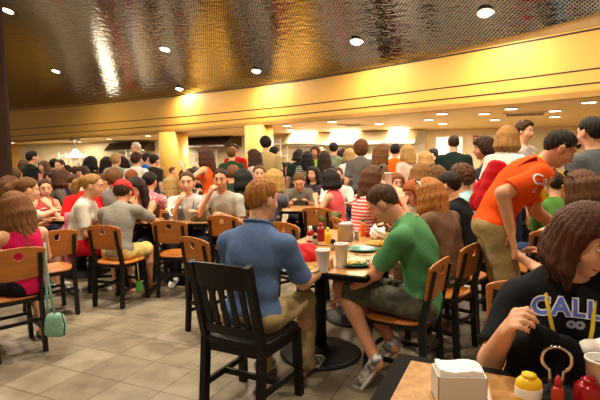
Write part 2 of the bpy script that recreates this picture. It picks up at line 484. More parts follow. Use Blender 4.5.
    shirt = mobj('tank_top' if kind == 'tank' else 'polo_shirt' if kind == 'polo' else 'shirt', w.mesh('shirt', 2 if hero else 1), tm, root)
    if kind == 'polo':
        mk('collar', lambda bm: tube(bm, [nb + Tm @ np.array([math.cos(a) * .074 * S, .012 + math.sin(a) * .076 * S, .035 * S + .012 * math.sin(a + math.pi)]) for a in np.linspace(math.radians(110), math.radians(430), 18)], [.019] * 18, 8, .55), tm, shirt, True)
    bk, bc = bot[0], bot[1]
    bm_ = cloth(bc, *(bot[2:4] if len(bot) > 2 else ()))
    w = Vol(lo3, hi3, h); o = .008
    w.ell(hip, (.165 * S * wide * th + o, .118 * S * th + o, .12 * S + o), tors @ rot('X', lean * .5), .04)
    for nm in 'RL':
        fl = .012 if bk == 'long' else .02
        w.cone(HJ[nm], KN[nm], .082 * S * th + o, .058 * S + fl, .035)
        if bk == 'long':
            w.cone(KN[nm], AN[nm] + np.array([0, 0, .0]), .056 * S + o, .052 * S + o, .02)
    if bk != 'long':
        for nm in 'RL':
            dd = KN[nm] - HJ[nm]; frac = {'shorts': .93, 'brief': .55, 'skirt': .85}[bk]
            c = HJ[nm] + dd * frac; du = dd / np.linalg.norm(dd)
            def hem_cut(X, Y_, Z, D, c=c, du=du):
                pl = (X - c[0]) * du[0] + (Y_ - c[1]) * du[1] + (Z - c[2]) * du[2]
                near = (X - c[0]) ** 2 + (Y_ - c[1]) ** 2 + (Z - c[2]) ** 2 < (.2 * S) ** 2
                return np.where(near, np.maximum(D, pl), D)
            w.field(hem_cut)
    w.plane(hip + u[0] * .10 * S, u[0])
    w.field(folds(.006 if hero else .004))
    mobj('trousers' if bk == 'long' else 'skirt' if bk == 'skirt' else 'shorts', w.mesh('trousers', 2 if hero else 1), bm_, root)
    if Y < 7.2:
        for nm in 'RL':
            f = TOE[nm] - AN[nm]; fl = f / (np.linalg.norm(f) + 1e-9); a = AN[nm]; t = TOE[nm]
            upv = np.cross(np.cross(fl, [0, 0, 1.]), fl); upv /= np.linalg.norm(upv) + 1e-9
            base = t - upv * (.03)
            z = Vol(np.minimum(a, t) - .13, np.maximum(a, t) + .13, max(h * .8, .006))
            heel = base - fl * .20 * S + upv * .012
            if footwear == 'shoe':
                hl = heel + upv * .035; z.cone(hl, a + upv * .005, .042 * S, .043 * S, .02); z.cone(hl, base + upv * .03, .043 * S, .036 * S, .03); z.cone(a, base + upv * .028 - fl * .05, .04 * S, .036 * S, .03)
                z.plane(base + upv * .004, -upv); z.plane(a + upv * .035, upv)
                so = mobj('shoe', z.mesh('shoe', 1), mat('shoe_%d_%d_%d' % shoes, shoes, .6, bump=.2, bscale=30, pattern='camo' if hero else None, col2=(92, 92, 94), vscale=22) if hero else mat('shoeplain_%d_%d_%d' % shoes, shoes, .6), root)
            sd = np.cross(fl, upv)
            def sole(bm):
                n = 16; r0 = []; r1 = []
                for i in range(n):
                    a_ = 2 * math.pi * i / n; yy = math.cos(a_); xx = math.sin(a_)
                    p = heel * .5 + base * .5 + fl * (yy * .135 * S) + sd * (xx * (.042 + .006 * yy) * S) - upv * (.004 + .0)
                    p = p - upv * (upv @ (p - base)) 
                    r0.append(bm.verts.new(p - upv * .010)); r1.append(bm.verts.new(p + upv * .012))
                for i in range(n): bm.faces.new((r0[i], r0[(i + 1) % n], r1[(i + 1) % n], r1[i]))
                bm.faces.new(r0[::-1]); bm.faces.new(r1)
            if footwear == 'shoe':
                if hero: mk('sole', sole, M_white, so)
            else:
                fo = mk('flip_flop', sole, mat('flop_%d_%d_%d' % shoes, shoes, .6), root)
                mk('strap', lambda bm: tube(bm, [base - fl * .11 + sd * .042 + upv * .015, base - fl * .05 + upv * .035, base - fl * .11 - sd * .042 + upv * .015], .008, 8), mat('flop_%d_%d_%d' % shoes, shoes, .6), fo, True)
    # hair
    hk, hcq = hair[0], hair[1]; hl = hair[2] if len(hair) > 2 else .2
    hv = max(h * .8, .006)
    longk = hk in ('long', 'bob')
    lo_h = hc - .2 - (np.array([.06, .12, hl + .02]) if hk in ('long', 'bob', 'pony') else 0); hi_h = hc + .19
    z = Vol(lo_h, hi_h, hv)
    t0 = {'short': .011, 'long': .016, 'bob': .024, 'pony': .012, 'curly': .034, 'bun': .012, 'buzz': .008}[hk] * vol
    z.ell(hp_(0, -.014, .03), (np.array([.075, .095, .085]) + t0) * hs, H, .02)
    if hk in ('short', 'buzz', 'curly'):
        z.ell(hp_(0, -.04, -.015), (np.array([.064, .056, .062]) + t0) * hs, H, .02)
    zx = HAIRL if longk or (hk == 'curly' and fem) else HAIRZ
    def line(X, Y_, Z, D):
        x, y, q = X - hc[0], Y_ - hc[1], Z - hc[2]
        ly = (x * H[0, 1] + y * H[1, 1] + q * H[2, 1]) / hs; lz = (x * H[0, 2] + y * H[1, 2] + q * H[2, 2]) / hs
        zl = np.interp(ly, zx[0], zx[1])
        if hk == 'curly': zl = zl - .01
        if hk in ('short', 'buzz'): D = D + t0 * .9 * np.clip((.0 - lz) / .05, 0, 1)
        zl = zl + .006 * np.sin(x * 130 + seed) * (ly > .02)
        if not longk: D = D + t0 * .75 * np.clip(1 - (lz - zl) / .03, 0, 1)
        return np.maximum(D, (zl - lz) * .75)
    z.field(line)
    if longk:
        back = -u[2]
        n = 13 if hk == 'long' else 11
        amax = 68 if hk == 'bob' else 75
        for a_ in np.linspace(amax, 360 - amax, n):
            aa = math.radians(a_); ox, oy = math.sin(aa), math.cos(aa)
            p1 = hp_(ox * .076, oy * .095 - .014, .035); p2 = hp_(ox * (.09), oy * .105 - .014, -.05)
            out = H @ np.array([ox, oy, 0]); out = out * np.array([1, 1, .3])
            w1 = p2 + np.array([0, 0, -.35 * hl]) + out * .012
            jit = random.uniform(.85, 1.08)
            w2 = p2 + np.array([0, 0, -hl * jit]) + out * (.0 if hk == 'bob' else -.01) + np.array([0, (-.03 - .2 * hl * max(0, -oy)) if hk == 'long' else 0, 0]) * 1
            if hk == 'long' and lean > 15: w2 = w2 - tors[:, 1] * .0
            r = .03 if hk == 'long' else .033 * (.5 + .5 * vol)
            z.cone(p1, p2, r * hs, r * hs, .02); z.cone(p2, w1, r * hs, r * .95 * hs, .015); z.cone(w1, w2, r * .95 * hs, .012 * hs, .012)
        ear = .5
    if hk in ('pony', 'bun'):
        b = hp_(0, -.115, .045); z.ell(b, np.array([.04, .035, .04]) * hs * (1.15 if hk == 'bun' else .9), H, .02)
        if hk == 'pony':
            c1 = b + H @ np.array([0, -.05, -.06]); c2 = c1 + np.array([0, -.02, -hl * .5]); c3 = c1 + np.array([0.02, 0, -hl])
            z.cone(b, c1, .033 * hs, .045 * hs, .02); z.cone(c1, c2, .045 * hs, .042 * hs, .02); z.cone(c2, c3, .042 * hs, .014 * hs, .02)
    def strands(X, Y_, Z, D):
        x, y, q = X - hc[0], Y_ - hc[1], Z - hc[2]
        if hk == 'curly':
            return D + .012 * np.sin(x * 110 + seed) * np.sin(y * 110) * np.sin(q * 110 + seed) + .004 * np.sin(x * 170) * np.sin(y * 160 + q * 150)
        a_ = np.arctan2(x, -y + .001)
        if hk in ('short', 'buzz'):
            return D + .004 * np.sin(a_ * 17 + 25 * q) + .0045 * np.sin(x * 120 + 30 * np.sin(y * 20)) * np.sin(q * 40 + seed)
        return D + .002 * np.sin(a_ * 23 + 7 * np.sin(q * 14 + seed)) + .0022 * np.sin(a_ * 47 + q * 30)
    z.field(strands)
    hobj = mobj('hair', z.mesh('hair', 1), hairmat(hcq), root)
    if cap:
        z = Vol(hc - .22, hc + .22, max(hv, .006))
        z.ell(hp_(0, -.014, .045), np.array([.09, .108, .088]) * hs, H, .01); z.plane(hp_(0, 0, .035), -H[:, 2])
        z.ell(hp_(0, .115, .042), np.array([.07, .085, .009]) * hs, H @ rot('X', -8), .006)
        co = mobj('cap', z.mesh('cap', 1), mat('cap_%d_%d_%d' % cap, cap, .8, bump=.2, bscale=60), root)
        mk('cap_button', lambda bm: bmesh.ops.create_uvsphere(bm, u_segments=8, v_segments=6, radius=.01, matrix=Matrix.Translation(hp_(0, -.014, .135))), mat('cap_%d_%d_%d' % cap, cap, .8), co, True)
    if sung is not None:
        dy, dz, cw = sung
        gm = mat('glasses_%d_%d_%d' % cw, cw, .25)
        g = mk('sunglasses', lambda bm: tube(bm, [hp_(-.094, -.03, .03), hp_(-.092, dy - .04, dz - .01), hp_(-.06, dy + .01, dz + .012), hp_(0, dy + .022, dz + .018), hp_(.06, dy + .01, dz + .012), hp_(.092, dy - .04, dz - .01), hp_(.094, -.03, .03)], .005, 8), gm, root, True)
        for q in (-1, 1):
            def lens(bm, q=q):
                bmesh.ops.create_uvsphere(bm, u_segments=14, v_segments=8, radius=1.)
                for vv in bm.verts: vv.co = Vector(hp_(q * .038 + vv.co.x * .03, dy + .016 + vv.co.y * .012, dz + .014 + vv.co.z * .018))
            mk('lens', lens, mat('dark_lens', (20, 18, 18), .08), g, True)
    if lanyard:
        dep = .125 * S
        f = lambda x, z, d: nb + Tm @ np.array([x, d, z]) * 1.0
        pts = [f(-.045, -.36 * S, dep + .05), f(-.055, -.25 * S, dep + .035), f(-.07, -.14 * S, dep + .02), f(-.078, -.06 * S, .1), f(-.08, .0, .05), f(-.068, .045, -.03), f(0, .055, -.09),
               f(.068, .045, -.03), f(.08, .0, .05), f(.078, -.06 * S, .1), f(.06, -.14 * S, dep + .02), f(.03, -.25 * S, dep + .035), f(-.045, -.36 * S, dep + .05)]
        mk('lanyard', lambda bm: tube(bm, pts, .007, 8, .35), mat('lanyard_%d_%d_%d' % lanyard, lanyard, .6), root, True)
    if sit and Y < 7.8: SEATED.append((loc, yaw, label))
    info = dict(root=root, loc=loc, Rz=Rz, SH=SH, EL=EL, WR=WR, hc=hc, nb=nb, ch=ch, hip=hip, H=H, u=u, Tm=Tm, sc=sc, shirt=shirt, KN=KN, AN=AN, yaw=yaw)
    info['world'] = lambda p: loc + Rz @ np.array(p)
    return info

# ------------------------------------------------------------------ camera
cd = bpy.data.cameras.new('camera'); cd.sensor_width = 36; cd.lens = F / 600 * 36; cd.clip_end = 200
cam = link(bpy.data.objects.new('camera', cd)); cam.location = CAM; cam.rotation_euler = CROT.to_euler(); scn.camera = cam
U = np.array([.91, -.415, 0]); V = np.array([.415, .91, 0])     # the tables follow the floor tiles
def uv(a, b, z=0.): return a * U + b * V + np.array([0, 0, z])
TYAW = math.atan2(-.415, .91)
def struct(o): o['kind'] = 'structure'; return o

# ------------------------------------------------------------------ room shell
def tile_mat():
    m = bpy.data.materials.new('floor_tile'); nt, N, L, b = nodes_of(m)
    tc = N.new('ShaderNodeTexCoord'); mp = N.new('ShaderNodeMapping'); mp.vector_type = 'TEXTURE'
    mp.inputs['Location'].default_value = (-1.238, 3.14, 0); mp.inputs['Rotation'].default_value = (0, 0, TYAW)
    L.new(tc.outputs['Object'], mp.inputs['Vector'])
    br = N.new('ShaderNodeTexBrick'); br.offset = 0; br.squash = 1
    for k, v in (('Scale', 1.), ('Mortar Size', .004), ('Mortar Smooth', .2), ('Brick Width', .35), ('Row Height', .35), ('Bias', 0.)): br.inputs[k].default_value = v
    br.inputs['Color1'].default_value = lin((154, 144, 124)) + (1,); br.inputs['Color2'].default_value = lin((136, 126, 108)) + (1,); br.inputs['Mortar'].default_value = lin((92, 80, 64)) + (1,)
    L.new(mp.outputs['Vector'], br.inputs['Vector'])
    n = N.new('ShaderNodeTexNoise'); n.inputs['Scale'].default_value = 3.2; n.inputs['Detail'].default_value = 6; n.inputs['Roughness'].default_value = .62
    L.new(tc.outputs['Object'], n.inputs['Vector'])
    r = N.new('ShaderNodeValToRGB'); r.color_ramp.elements[0].position = .32; r.color_ramp.elements[0].color = (.50, .48, .46, 1); r.color_ramp.elements[1].position = .7; r.color_ramp.elements[1].color = (1.12, 1.1, 1.08, 1)
    L.new(n.outputs['Fac'], r.inputs['Fac'])
    mx = N.new('ShaderNodeMix'); mx.data_type = 'RGBA'; mx.blend_type = 'MULTIPLY'; mx.inputs[0].default_value = .85
    L.new(br.outputs['Color'], mx.inputs[6]); L.new(r.outputs['Color'], mx.inputs[7]); L.new(mx.outputs[2], b.inputs['Base Color'])
    b.inputs['Roughness'].default_value = .42
    bp = N.new('ShaderNodeBump'); bp.inputs['Strength'].default_value = .25; bp.inputs['Distance'].default_value = .004; bp.invert = True
    L.new(br.outputs['Fac'], bp.inputs['Height']); L.new(bp.outputs['Normal'], b.inputs['Normal'])
    return m
def poly(name, pts, m, thick=None, down=True):
    bm = bmesh.new(); f = bm.faces.new([bm.verts.new(p) for p in pts])
    if thick:
        r = bmesh.ops.extrude_face_region(bm, geom=[f])
        for e in r['geom']:
            if isinstance(e, bmesh.types.BMVert): e.co.z += thick
    bmesh.ops.triangulate(bm, faces=bm.faces)
    return struct(bobj(name, bm, m))
poly('floor', [(-26, -4, 0), (16, -4, 0), (16, 34, 0), (-26, 34, 0)], tile_mat(), -.1)

ZB, ZT, TILT = 2.4, 3.45, 18.
px_b = [(-60, 147), (0, 143.2), (75, 139), (150, 134), (210, 129.3), (270, 125), (325, 120), (380, 115), (432, 110), (520, 103.3), (600, 96.5), (680, 89)]
FB = [atz(x, y, ZB) for x, y in px_b]
# smooth curve through the measured points
def catmull(P, n=6):
    out = []
    for i in range(len(P) - 1):
        p0, p1, p2, p3 = P[max(i - 1, 0)], P[i], P[i + 1], P[min(i + 2, len(P) - 1)]
        for k in range(n):
            t = k / n
            out.append(.5 * (2 * p1 + (p2 - p0) * t + (2 * p0 - 5 * p1 + 4 * p2 - p3) * t * t + (3 * p1 - p0 - 3 * p2 + p3) * t ** 3))
    out.append(P[-1]); return out
# fit a low-order curve X->Y so that the band bends smoothly
xs = np.array([p[0] for p in FB]); ys = np.array([p[1] for p in FB])
cf = np.polyfit(xs, ys, 3)
FC = [np.array([x, np.polyval(cf, x), ZB]) for x in np.linspace(xs[0], xs[-1], 60)]
CT = math.tan(math.radians(TILT)); XR = (float(xs[0]), float(xs[-1]) + 2.)
def fy_(x): return float(np.polyval(cf, min(max(x, XR[0]), XR[1])))
def zt_(x): return ZT + .46 * min(max(-x / 12., 0.), 1.25)
def ceil_z(p):
    d = .835 * (fy_(p[0]) - p[1])
    return zt_(p[0]) + (CT * d if d < 0 else 1.0 * (1 - math.exp(-d / 2.)) + .12 * d)
def atceil(px, py, dz=0.):
    d = ray(px, py); lo_, hi_ = .5, 60.
    for _ in range(50):
        m_ = (lo_ + hi_) / 2; p = CAM + d * m_
        if p[2] < ceil_z(p) + dz: lo_ = m_
        else: hi_ = m_
    return CAM + d * lo_
M_yellow = mat('yellow_paint', (228, 176, 80), .55, bump=.04, bscale=20)
M_cream = mat('cream_paint', (228, 204, 160), .6, bump=.03, bscale=20)
M_low = mat('warm_ceiling_paint', (226, 190, 120), .6, bump=.03, bscale=20)
def band(name, curve, z0, z1, m, th=.08, out=0.):
    bm = bmesh.new(); rings = []
    for i, p in enumerate(curve):
        t = curve[min(i + 1, len(curve) - 1)] - curve[max(i - 1, 0)]; t = t / np.linalg.norm(t[:2]); nrm = np.array([t[1], -t[0], 0.])
        if nrm[1] > 0: nrm = -nrm
        a = p + nrm * out; b = p + nrm * (out - th)
        zz1 = z1(p) if callable(z1) else z1; zz0 = z0(p) if callable(z0) else z0
        rings.append([bm.verts.new((a[0], a[1], zz0)), bm.verts.new((a[0], a[1], zz1)), bm.verts.new((b[0], b[1], zz1)), bm.verts.new((b[0], b[1], zz0))])
    for A, B in zip(rings, rings[1:]):
        for k in range(4): bm.faces.new((A[k], A[(k + 1) % 4], B[(k + 1) % 4], B[k]))
    bm.faces.new(rings[0]); bm.faces.new(rings[-1][::-1])
    return struct(bobj(name, bm, m))
band('wall_fascia', FC, ZB, lambda p: ceil_z(p) + .02, M_yellow, .1)
M_groove = mat('dark_reveal', (38, 26, 14), .6)
band('trim_1', FC, lambda p: ZB + 0.186 * (zt_(p[0]) - ZB), lambda p: ZB + 0.186 * (zt_(p[0]) - ZB) + 0.022, M_groove, .02, .006)
band('trim_2', FC, lambda p: ZB + 0.392 * (zt_(p[0]) - ZB), lambda p: ZB + 0.392 * (zt_(p[0]) - ZB) + 0.022, M_groove, .02, .006)
band('trim_3', FC, lambda p: ZB + 0.955 * (zt_(p[0]) - ZB), lambda p: ZB + 0.955 * (zt_(p[0]) - ZB) + 0.030, M_groove, .02, .006)
# cream high ceiling, rising gently from the fascia towards the hall
def roof(name, x0, x1, yend, m, dz, th, ny=26, nx=70):
    bm = bmesh.new(); G = []
    for i in range(nx + 1):
        x = x0 + (x1 - x0) * i / nx; ye = yend(x)
        G.append([bm.verts.new((x, y, ceil_z((x, y)) + dz)) for y in np.linspace(-2.8, ye, ny)])
    for i in range(nx):
        for k in range(ny - 1): bm.faces.new((G[i][k], G[i + 1][k], G[i + 1][k + 1], G[i][k + 1]))
    r = bmesh.ops.extrude_face_region(bm, geom=list(bm.faces))
    for e in r['geom']:
        if isinstance(e, bmesh.types.BMVert): e.co.z += th
    bm.normal_update()
    for e in bm.edges:
        if any(abs(f.normal.z) < .6 for f in e.link_faces): e.smooth = False
    o = bobj(name, bm, m); o.data.polygons.foreach_set('use_smooth', [abs(p.normal.z) > .6 for p in o.data.polygons]); return struct(o)
roof('ceiling', -24, 13, lambda x: fy_(x) - .01, M_cream, 0., .1, 70, 140)

def mirror_mat():
    m = bpy.data.materials.new('rippled_mirror_metal'); nt, N, L, b = nodes_of(m)
    b.inputs['Metallic'].default_value = 1.; b.inputs['Roughness'].default_value = .02
    tc = N.new('ShaderNodeTexCoord')
    mp = N.new('ShaderNodeMapping'); mp.inputs['Rotation'].default_value = (0, 0, math.radians(34))
    L.new(tc.outputs['Object'], mp.inputs['Vector'])
    sx = N.new('ShaderNodeSeparateXYZ'); L.new(mp.outputs['Vector'], sx.inputs[0])
    def wave(sock, k):
        a = N.new('ShaderNodeMath'); a.operation = 'MULTIPLY'; a.inputs[1].default_value = k; L.new(sock, a.inputs[0])
        s = N.new('ShaderNodeMath'); s.operation = 'SINE'; L.new(a.outputs[0], s.inputs[0]); return s.outputs[0]
    pr = N.new('ShaderNodeMath'); pr.operation = 'MULTIPLY'; L.new(wave(sx.outputs[0], 96), pr.inputs[0]); L.new(wave(sx.outputs[1], 96), pr.inputs[1])
    gt = N.new('ShaderNodeMath'); gt.operation = 'GREATER_THAN'; gt.inputs[1].default_value = .2; L.new(pr.outputs[0], gt.inputs[0])
    mx = N.new('ShaderNodeMix'); mx.data_type = 'RGBA'; mx.inputs[6].default_value = (.31, .31, .32, 1); mx.inputs[7].default_value = (.03, .03, .03, 1)
    L.new(gt.outputs[0], mx.inputs[0])
    # seams between the pressed sheets
    L.new(mx.outputs[2], b.inputs['Base Color'])
    n = N.new('ShaderNodeTexNoise'); n.inputs['Scale'].default_value = 3.0; n.inputs['Detail'].default_value = 3.; n.inputs['Roughness'].default_value = .55
    mp2 = N.new('ShaderNodeMapping'); mp2.inputs['Scale'].default_value = (1.5, 3.6, 1)
    L.new(mp.outputs['Vector'], mp2.inputs['Vector']); L.new(mp2.outputs['Vector'], n.inputs['Vector'])
    bp = N.new('ShaderNodeBump'); bp.inputs['Strength'].default_value = 1.; bp.inputs['Distance'].default_value = .007
    L.new(n.outputs['Fac'], bp.inputs['Height']); L.new(bp.outputs['Normal'], b.inputs['Normal'])
    return m
edge = [atceil(x, y, -.03) for x, y in ((700, -16), (600, 12.5), (560, 24), (520, 35), (470, 46.5), (430, 56), (395, 64.5), (360, 71.5))]
ex = [p[0] for p in edge[::-1]]; ey = [p[1] for p in edge[::-1]]
def medge(x): return fy_(x) - .05 if x <= ex[0] else float(np.interp(x, ex, ey))
mir = roof('ceiling_mirror_panel', -23, 10.5, medge, mirror_mat(), -.03, .025, 70, 140)

# back of the servery
WB = [at(-260, 150, 27.), at(20, 150, 26.5), at(150, 150, 23.), at(300, 150, 18.), at(425, 150, 16.2), at(600, 150, 15.), at(760, 150, 12.)]
WB = [np.array([p[0], p[1], 0.]) for p in WB]
poly('ceiling_servery', [(p[0], p[1], ZB) for p in FC] + [(p[0], p[1], ZB) for p in WB[::-1]], M_low, .1)
M_wtile = mat('cream_wall_tile', (222, 204, 164), .35, var=.1, vscale=3, bump=.02, bscale=8)
names = ['wall_left_yellow', 'wall_back_left', 'wall_back_centre', 'wall_back_kitchen', 'wall_back_right', 'wall_right']
wm = [M_yellow, M_wtile, M_wtile, mat('kitchen_wall', (236, 230, 216), .4), M_cream, M_cream]
for i in range(6):
    a, b = WB[i], WB[i + 1]
    if i == 4: continue
    bm = bmesh.new(); beam(bm, (a[0], a[1], ZB / 2), (b[0], b[1], ZB / 2), .12, ZB); struct(bobj(names[i], bm, wm[i]))
# right back wall with a serving opening
a, b = WB[4], WB[5]; dW = (b - a) / np.linalg.norm(b - a); nW = np.array([-dW[1], dW[0], 0.]);
if nW[1] < 0: nW = -nW
def onwall(px, i=4):
    a, b = WB[i], WB[i + 1]; d = ray(px, 150)
    A = np.array([[d[0], -(b - a)[0]], [d[1], -(b - a)[1]]]); t = np.linalg.solve(A, (a - 0)[:2])
    return a + (b - a) * t[1]
o1, o2 = onwall(436), onwall(462)
zt_o = 2.14
bm = bmesh.new()
beam(bm, (a[0], a[1], 1.2), (o1[0], o1[1], 1.2), .12, 2.4); beam(bm, (o2[0], o2[1], 1.2), (b[0], b[1], 1.2), .12, 2.4)
beam(bm, (o1[0], o1[1], (zt_o + 2.4) / 2), (o2[0], o2[1], (zt_o + 2.4) / 2), .12, 2.4 - zt_o); beam(bm, (o1[0], o1[1], .5), (o2[0], o2[1], .5), .12, 1.)
struct(bobj('wall_back_right', bm, M_cream))
M_wlit = mat('white_wall', (240, 232, 212), .5)
bm = bmesh.new(); q1 = o1 + nW * 1.5 - dW * .6; q2 = o2 + nW * 1.5 + dW * .6
beam(bm, (q1[0], q1[1], 1.2), (q2[0], q2[1], 1.2), .1, 2.4); struct(bobj('wall_scullery', bm, M_wlit))
# tile field beside the opening (a smoother paler panel)
t1, t2 = onwall(466), onwall(560)
bm = bmesh.new(); beam(bm, (*(t1 - nW * .08)[:2], 1.1), (*(t2 - nW * .08)[:2], 1.1), .03, 2.2)
struct(bobj('trim_4', bm, M_wtile))
# yellow columns
def column(name, pxl, pxr, Yd):
    L_, R__ = at(pxl, 150, Yd), at(pxr, 150, Yd); r = (R__[0] - L_[0]) / 2; c = (L_ + R__) / 2
    bm = bmesh.new(); lathe(bm, [(r, 0), (r, ZB)], 40, (c[0], c[1] + r * .4, 0)); o = struct(bobj(name, bm, M_yellow, None, True)); return o
def fasY(px):
    best = min(FC, key=lambda p: abs((p[0] / p[1] * 480) - (px - 300))); return best[1]
column('wall_column_left', 158, 186.5, fasY(172)); column('wall_column_right', 244.5, 273, fasY(258))
# dark brown pillar at the left edge
pe = at(9.5, 170, 7.); bm = bmesh.new(); zc = ceil_z((pe[0] - .3, 7.))
lathe(bm, [(.33, 0), (.33, .12), (.30, .14), (.30, zc - .55), (.36, zc - .4), (.55, zc - .12), (.62, zc + .02)], 32, (pe[0] - .30, 7., 0))
struct(bobj('wall_pillar_brown', bm, mat('brown_pillar', (40, 25, 14), .85, spec=.1, var=.3, vscale=5, bump=.1, bscale=12), None, True))

# ------------------------------------------------------------------ lights and fixtures
WARM = (1., .83, .62)
ORD = ['first', 'second', 'third', 'fourth', 'fifth', 'sixth', 'seventh', 'eighth', 'ninth', 'tenth', 'eleventh', 'twelfth', 'thirteenth', 'fourteenth', 'fifteenth', 'sixteenth', 'seventeenth', 'eighteenth']
M_glow = mat('lamp_glow', (255, 240, 215), .5, emit=(255, 232, 196), es=14.)
M_rim = mat('lamp_rim', (235, 225, 205), .4)
def downlight(p, r, label, group, power, nrm=None, vis=True):
    t = empty('ceiling_light', p); tag(t, label, 'light', group)
    mk('trim_ring', lambda bm: (lathe(bm, [(r, 0), (r * 1.12, -.004), (r * 1.16, -.012), (r * 1.0, -.02), (r * .98, -.012)], 28)), M_rim, t, True)
    mk('diffuser', lambda bm: lathe(bm, [(.001, -.006), (r * .98, -.006), (r * .98, -.016), (.001, -.022)], 28), M_glow, t, True)
    if nrm: t.rotation_euler = nrm
    return lamp(t, (0, 0, -.06), r * 2.2, power)
def lamp(parent, loc, size, power, col=WARM, spread=math.pi):
    ld = bpy.data.lights.new('lamp', 'AREA'); ld.shape = 'DISK'; ld.size = size; ld.energy = power; ld.color = col; ld.spread = spread
    o = link(bpy.data.objects.new('lamp', ld)); o.location = loc
    if parent: o.parent = parent
    return o
px_is = lambda x: x > 450
hi_l = [((8, 10.5), 'large white downlight in mirrored ceiling, top left corner'), ((56, 71), 'white downlight in mirrored ceiling near the brown pillar'), ((165, 49), 'white downlight in mirrored ceiling over the reflected left column'),
        ((257, 71), 'white downlight in mirrored ceiling over the right yellow column'), ((357, 41.5), 'white downlight in mirrored ceiling, middle of the hall'), ((486, 12.5), 'large white downlight in mirrored ceiling, upper right'),
        ((180, 89), 'small downlight in mirrored ceiling at the fascia edge')]
HP = 170.
for (x, y), lb in hi_l:
    p = atceil(x, y, -.035); downlight(p, .13, lb, 'downlights in the mirrored ceiling', HP * (.45 if p[1] > 8.5 or px_is(x) else 1.), (-math.atan(CT) * .8, math.atan(CT) * .5, 0))
# unseen lamps added under this ceiling, overhead and behind the camera, for fill
for (x, y) in ((-2.6, 3.2), (2.6, 2.6), (-4.8, 6.2), (.6, 5.2), (3.4, 4.6), (-.8, -.6), (-7.2, 9.5), (-2.2, 5.6)):
    lamp(None, (x, y, ceil_z((x, y)) - .08), .34, HP * (.62 if y < 3.5 else .4 if x > 3 else .9), WARM)
lo_px = [(13, 143.8), (80, 142.8), (109, 138.8), (148, 135.6), (287, 125.3), (290, 129.2), (332, 121.5), (379, 123.2), (398, 126.2), (429, 119.4), (442, 113.4), (443, 123.3), (484, 113.4), (495, 119.4), (511, 108.2), (555, 110.4), (555, 116.4), (589, 101.8)]
for i, (x, y) in enumerate(lo_px):
    y = max(y, 0); p = atz(x, y, ZB - .004)
    if p[1] > 24: p = p * (23.5 / p[1]); p[2] = ZB - .004
    downlight(p, .115, 'small white downlight in the low yellow ceiling, %s from the left' % ORD[i], 'downlights in the low ceiling', 26.)
def vent(px, py, lb, s=.6):
    p = atz(px, py, ZB - .012); t = empty('ceiling_vent', p, TYAW); tag(t, lb, 'vent', 'ceiling vents')
    mk('vent_frame', lambda bm: [bx(bm, c, d, None, .004) for c, d in (((-s / 2, 0, 0), (.06, s + .06, .024)), ((s / 2, 0, 0), (.06, s + .06, .024)), ((0, -s / 2, 0), (s, .06, .024)), ((0, s / 2, 0), (s, .06, .024)))], M_cream, t)
    mk('vent_louvre', lambda bm: [bx(bm, (0, -s / 2 + (k + .5) * s / 7, .002), (s - .06, s / 16, .014), Matrix.Rotation(0, 4, 'X')) for k in range(7)], mat('vent_grey', (120, 104, 80), .6), t)
vent(353, 125.2, 'grey square ceiling vent above the kitchen hoods'); vent(525, 114.3, 'pale square ceiling vent right of the low downlights', .8)

# ------------------------------------------------------------------ servery fittings
M_hood = mat('hood_steel', (214, 206, 190), .5, .45, bump=.03, bscale=10)
M_hot = mat('hood_reflection_glow', (255, 250, 235), .5, emit=(255, 244, 220), es=7.)  # emission that paints in bright reflections on the hood steel
def wallframe(px, i):
    p = onwall(px, i); a, b = WB[i], WB[i + 1]; d = (b - a) / np.linalg.norm(b - a); n = np.array([d[1], -d[0], 0.])
    if n[1] > 0: n = -n
    return p, d, n
def hood(label, pl, pr, i, z0, z1, dep, m, glow, group):
    p1, d, n = wallframe(pl, i); p2, _, _ = wallframe(pr, i); L_ = np.linalg.norm(p2 - p1); mid = (p1 + p2) / 2 + n * .08
    t = empty('kitchen_hood', (mid[0], mid[1], z0), math.atan2(d[1], d[0])); tag(t, label, 'hood', group)
    def shell(bm):
        x = L_ / 2
        prof = [(0, 0), (-dep, 0), (-dep, .09), (-dep * .55, z1 - z0), (0, z1 - z0)]
        A = [bm.verts.new((-x, y, z)) for y, z in prof]; B = [bm.verts.new((x, y, z)) for y, z in prof]
        for k in range(5): bm.faces.new((A[k], A[(k + 1) % 5], B[(k + 1) % 5], B[k]))
        bm.faces.new(A[::-1]); bm.faces.new(B)
    mk('canopy', shell, m, t)
    mk('rim', lambda bm: bx(bm, (0, -dep, .03), (L_, .03, .06), None, .008), M_steel, t)
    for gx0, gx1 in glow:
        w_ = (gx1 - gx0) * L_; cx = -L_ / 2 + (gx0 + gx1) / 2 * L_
        # glowing panel standing in for a bright reflection on the hood's sloping steel
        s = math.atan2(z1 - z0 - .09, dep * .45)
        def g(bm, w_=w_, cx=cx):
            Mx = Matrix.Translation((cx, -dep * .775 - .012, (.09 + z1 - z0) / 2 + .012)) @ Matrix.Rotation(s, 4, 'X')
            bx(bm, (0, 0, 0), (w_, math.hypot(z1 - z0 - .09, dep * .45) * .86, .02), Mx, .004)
        mk('reflection_panel', g, M_hot, t)
    return t, d, n
hood('long steel kitchen hood with glowing panels for its bright reflections', 297, 421, 3, 1.93, 2.39, 1.1, M_hood, [(.03, .24), (.36, .58), (.80, .94)], 'kitchen hoods')
hood('dark steel hood behind the gap between yellow columns', 190, 243, 2, 1.98, 2.38, 1.0, mat('hood_dark', (96, 84, 68), .4, .8), [], 'kitchen hoods')
hood('dark steel hood left of the yellow column', 118, 157, 1, 1.9, 2.3, .8, mat('hood_dark', (96, 84, 68), .4, .8), [], 'kitchen hoods')
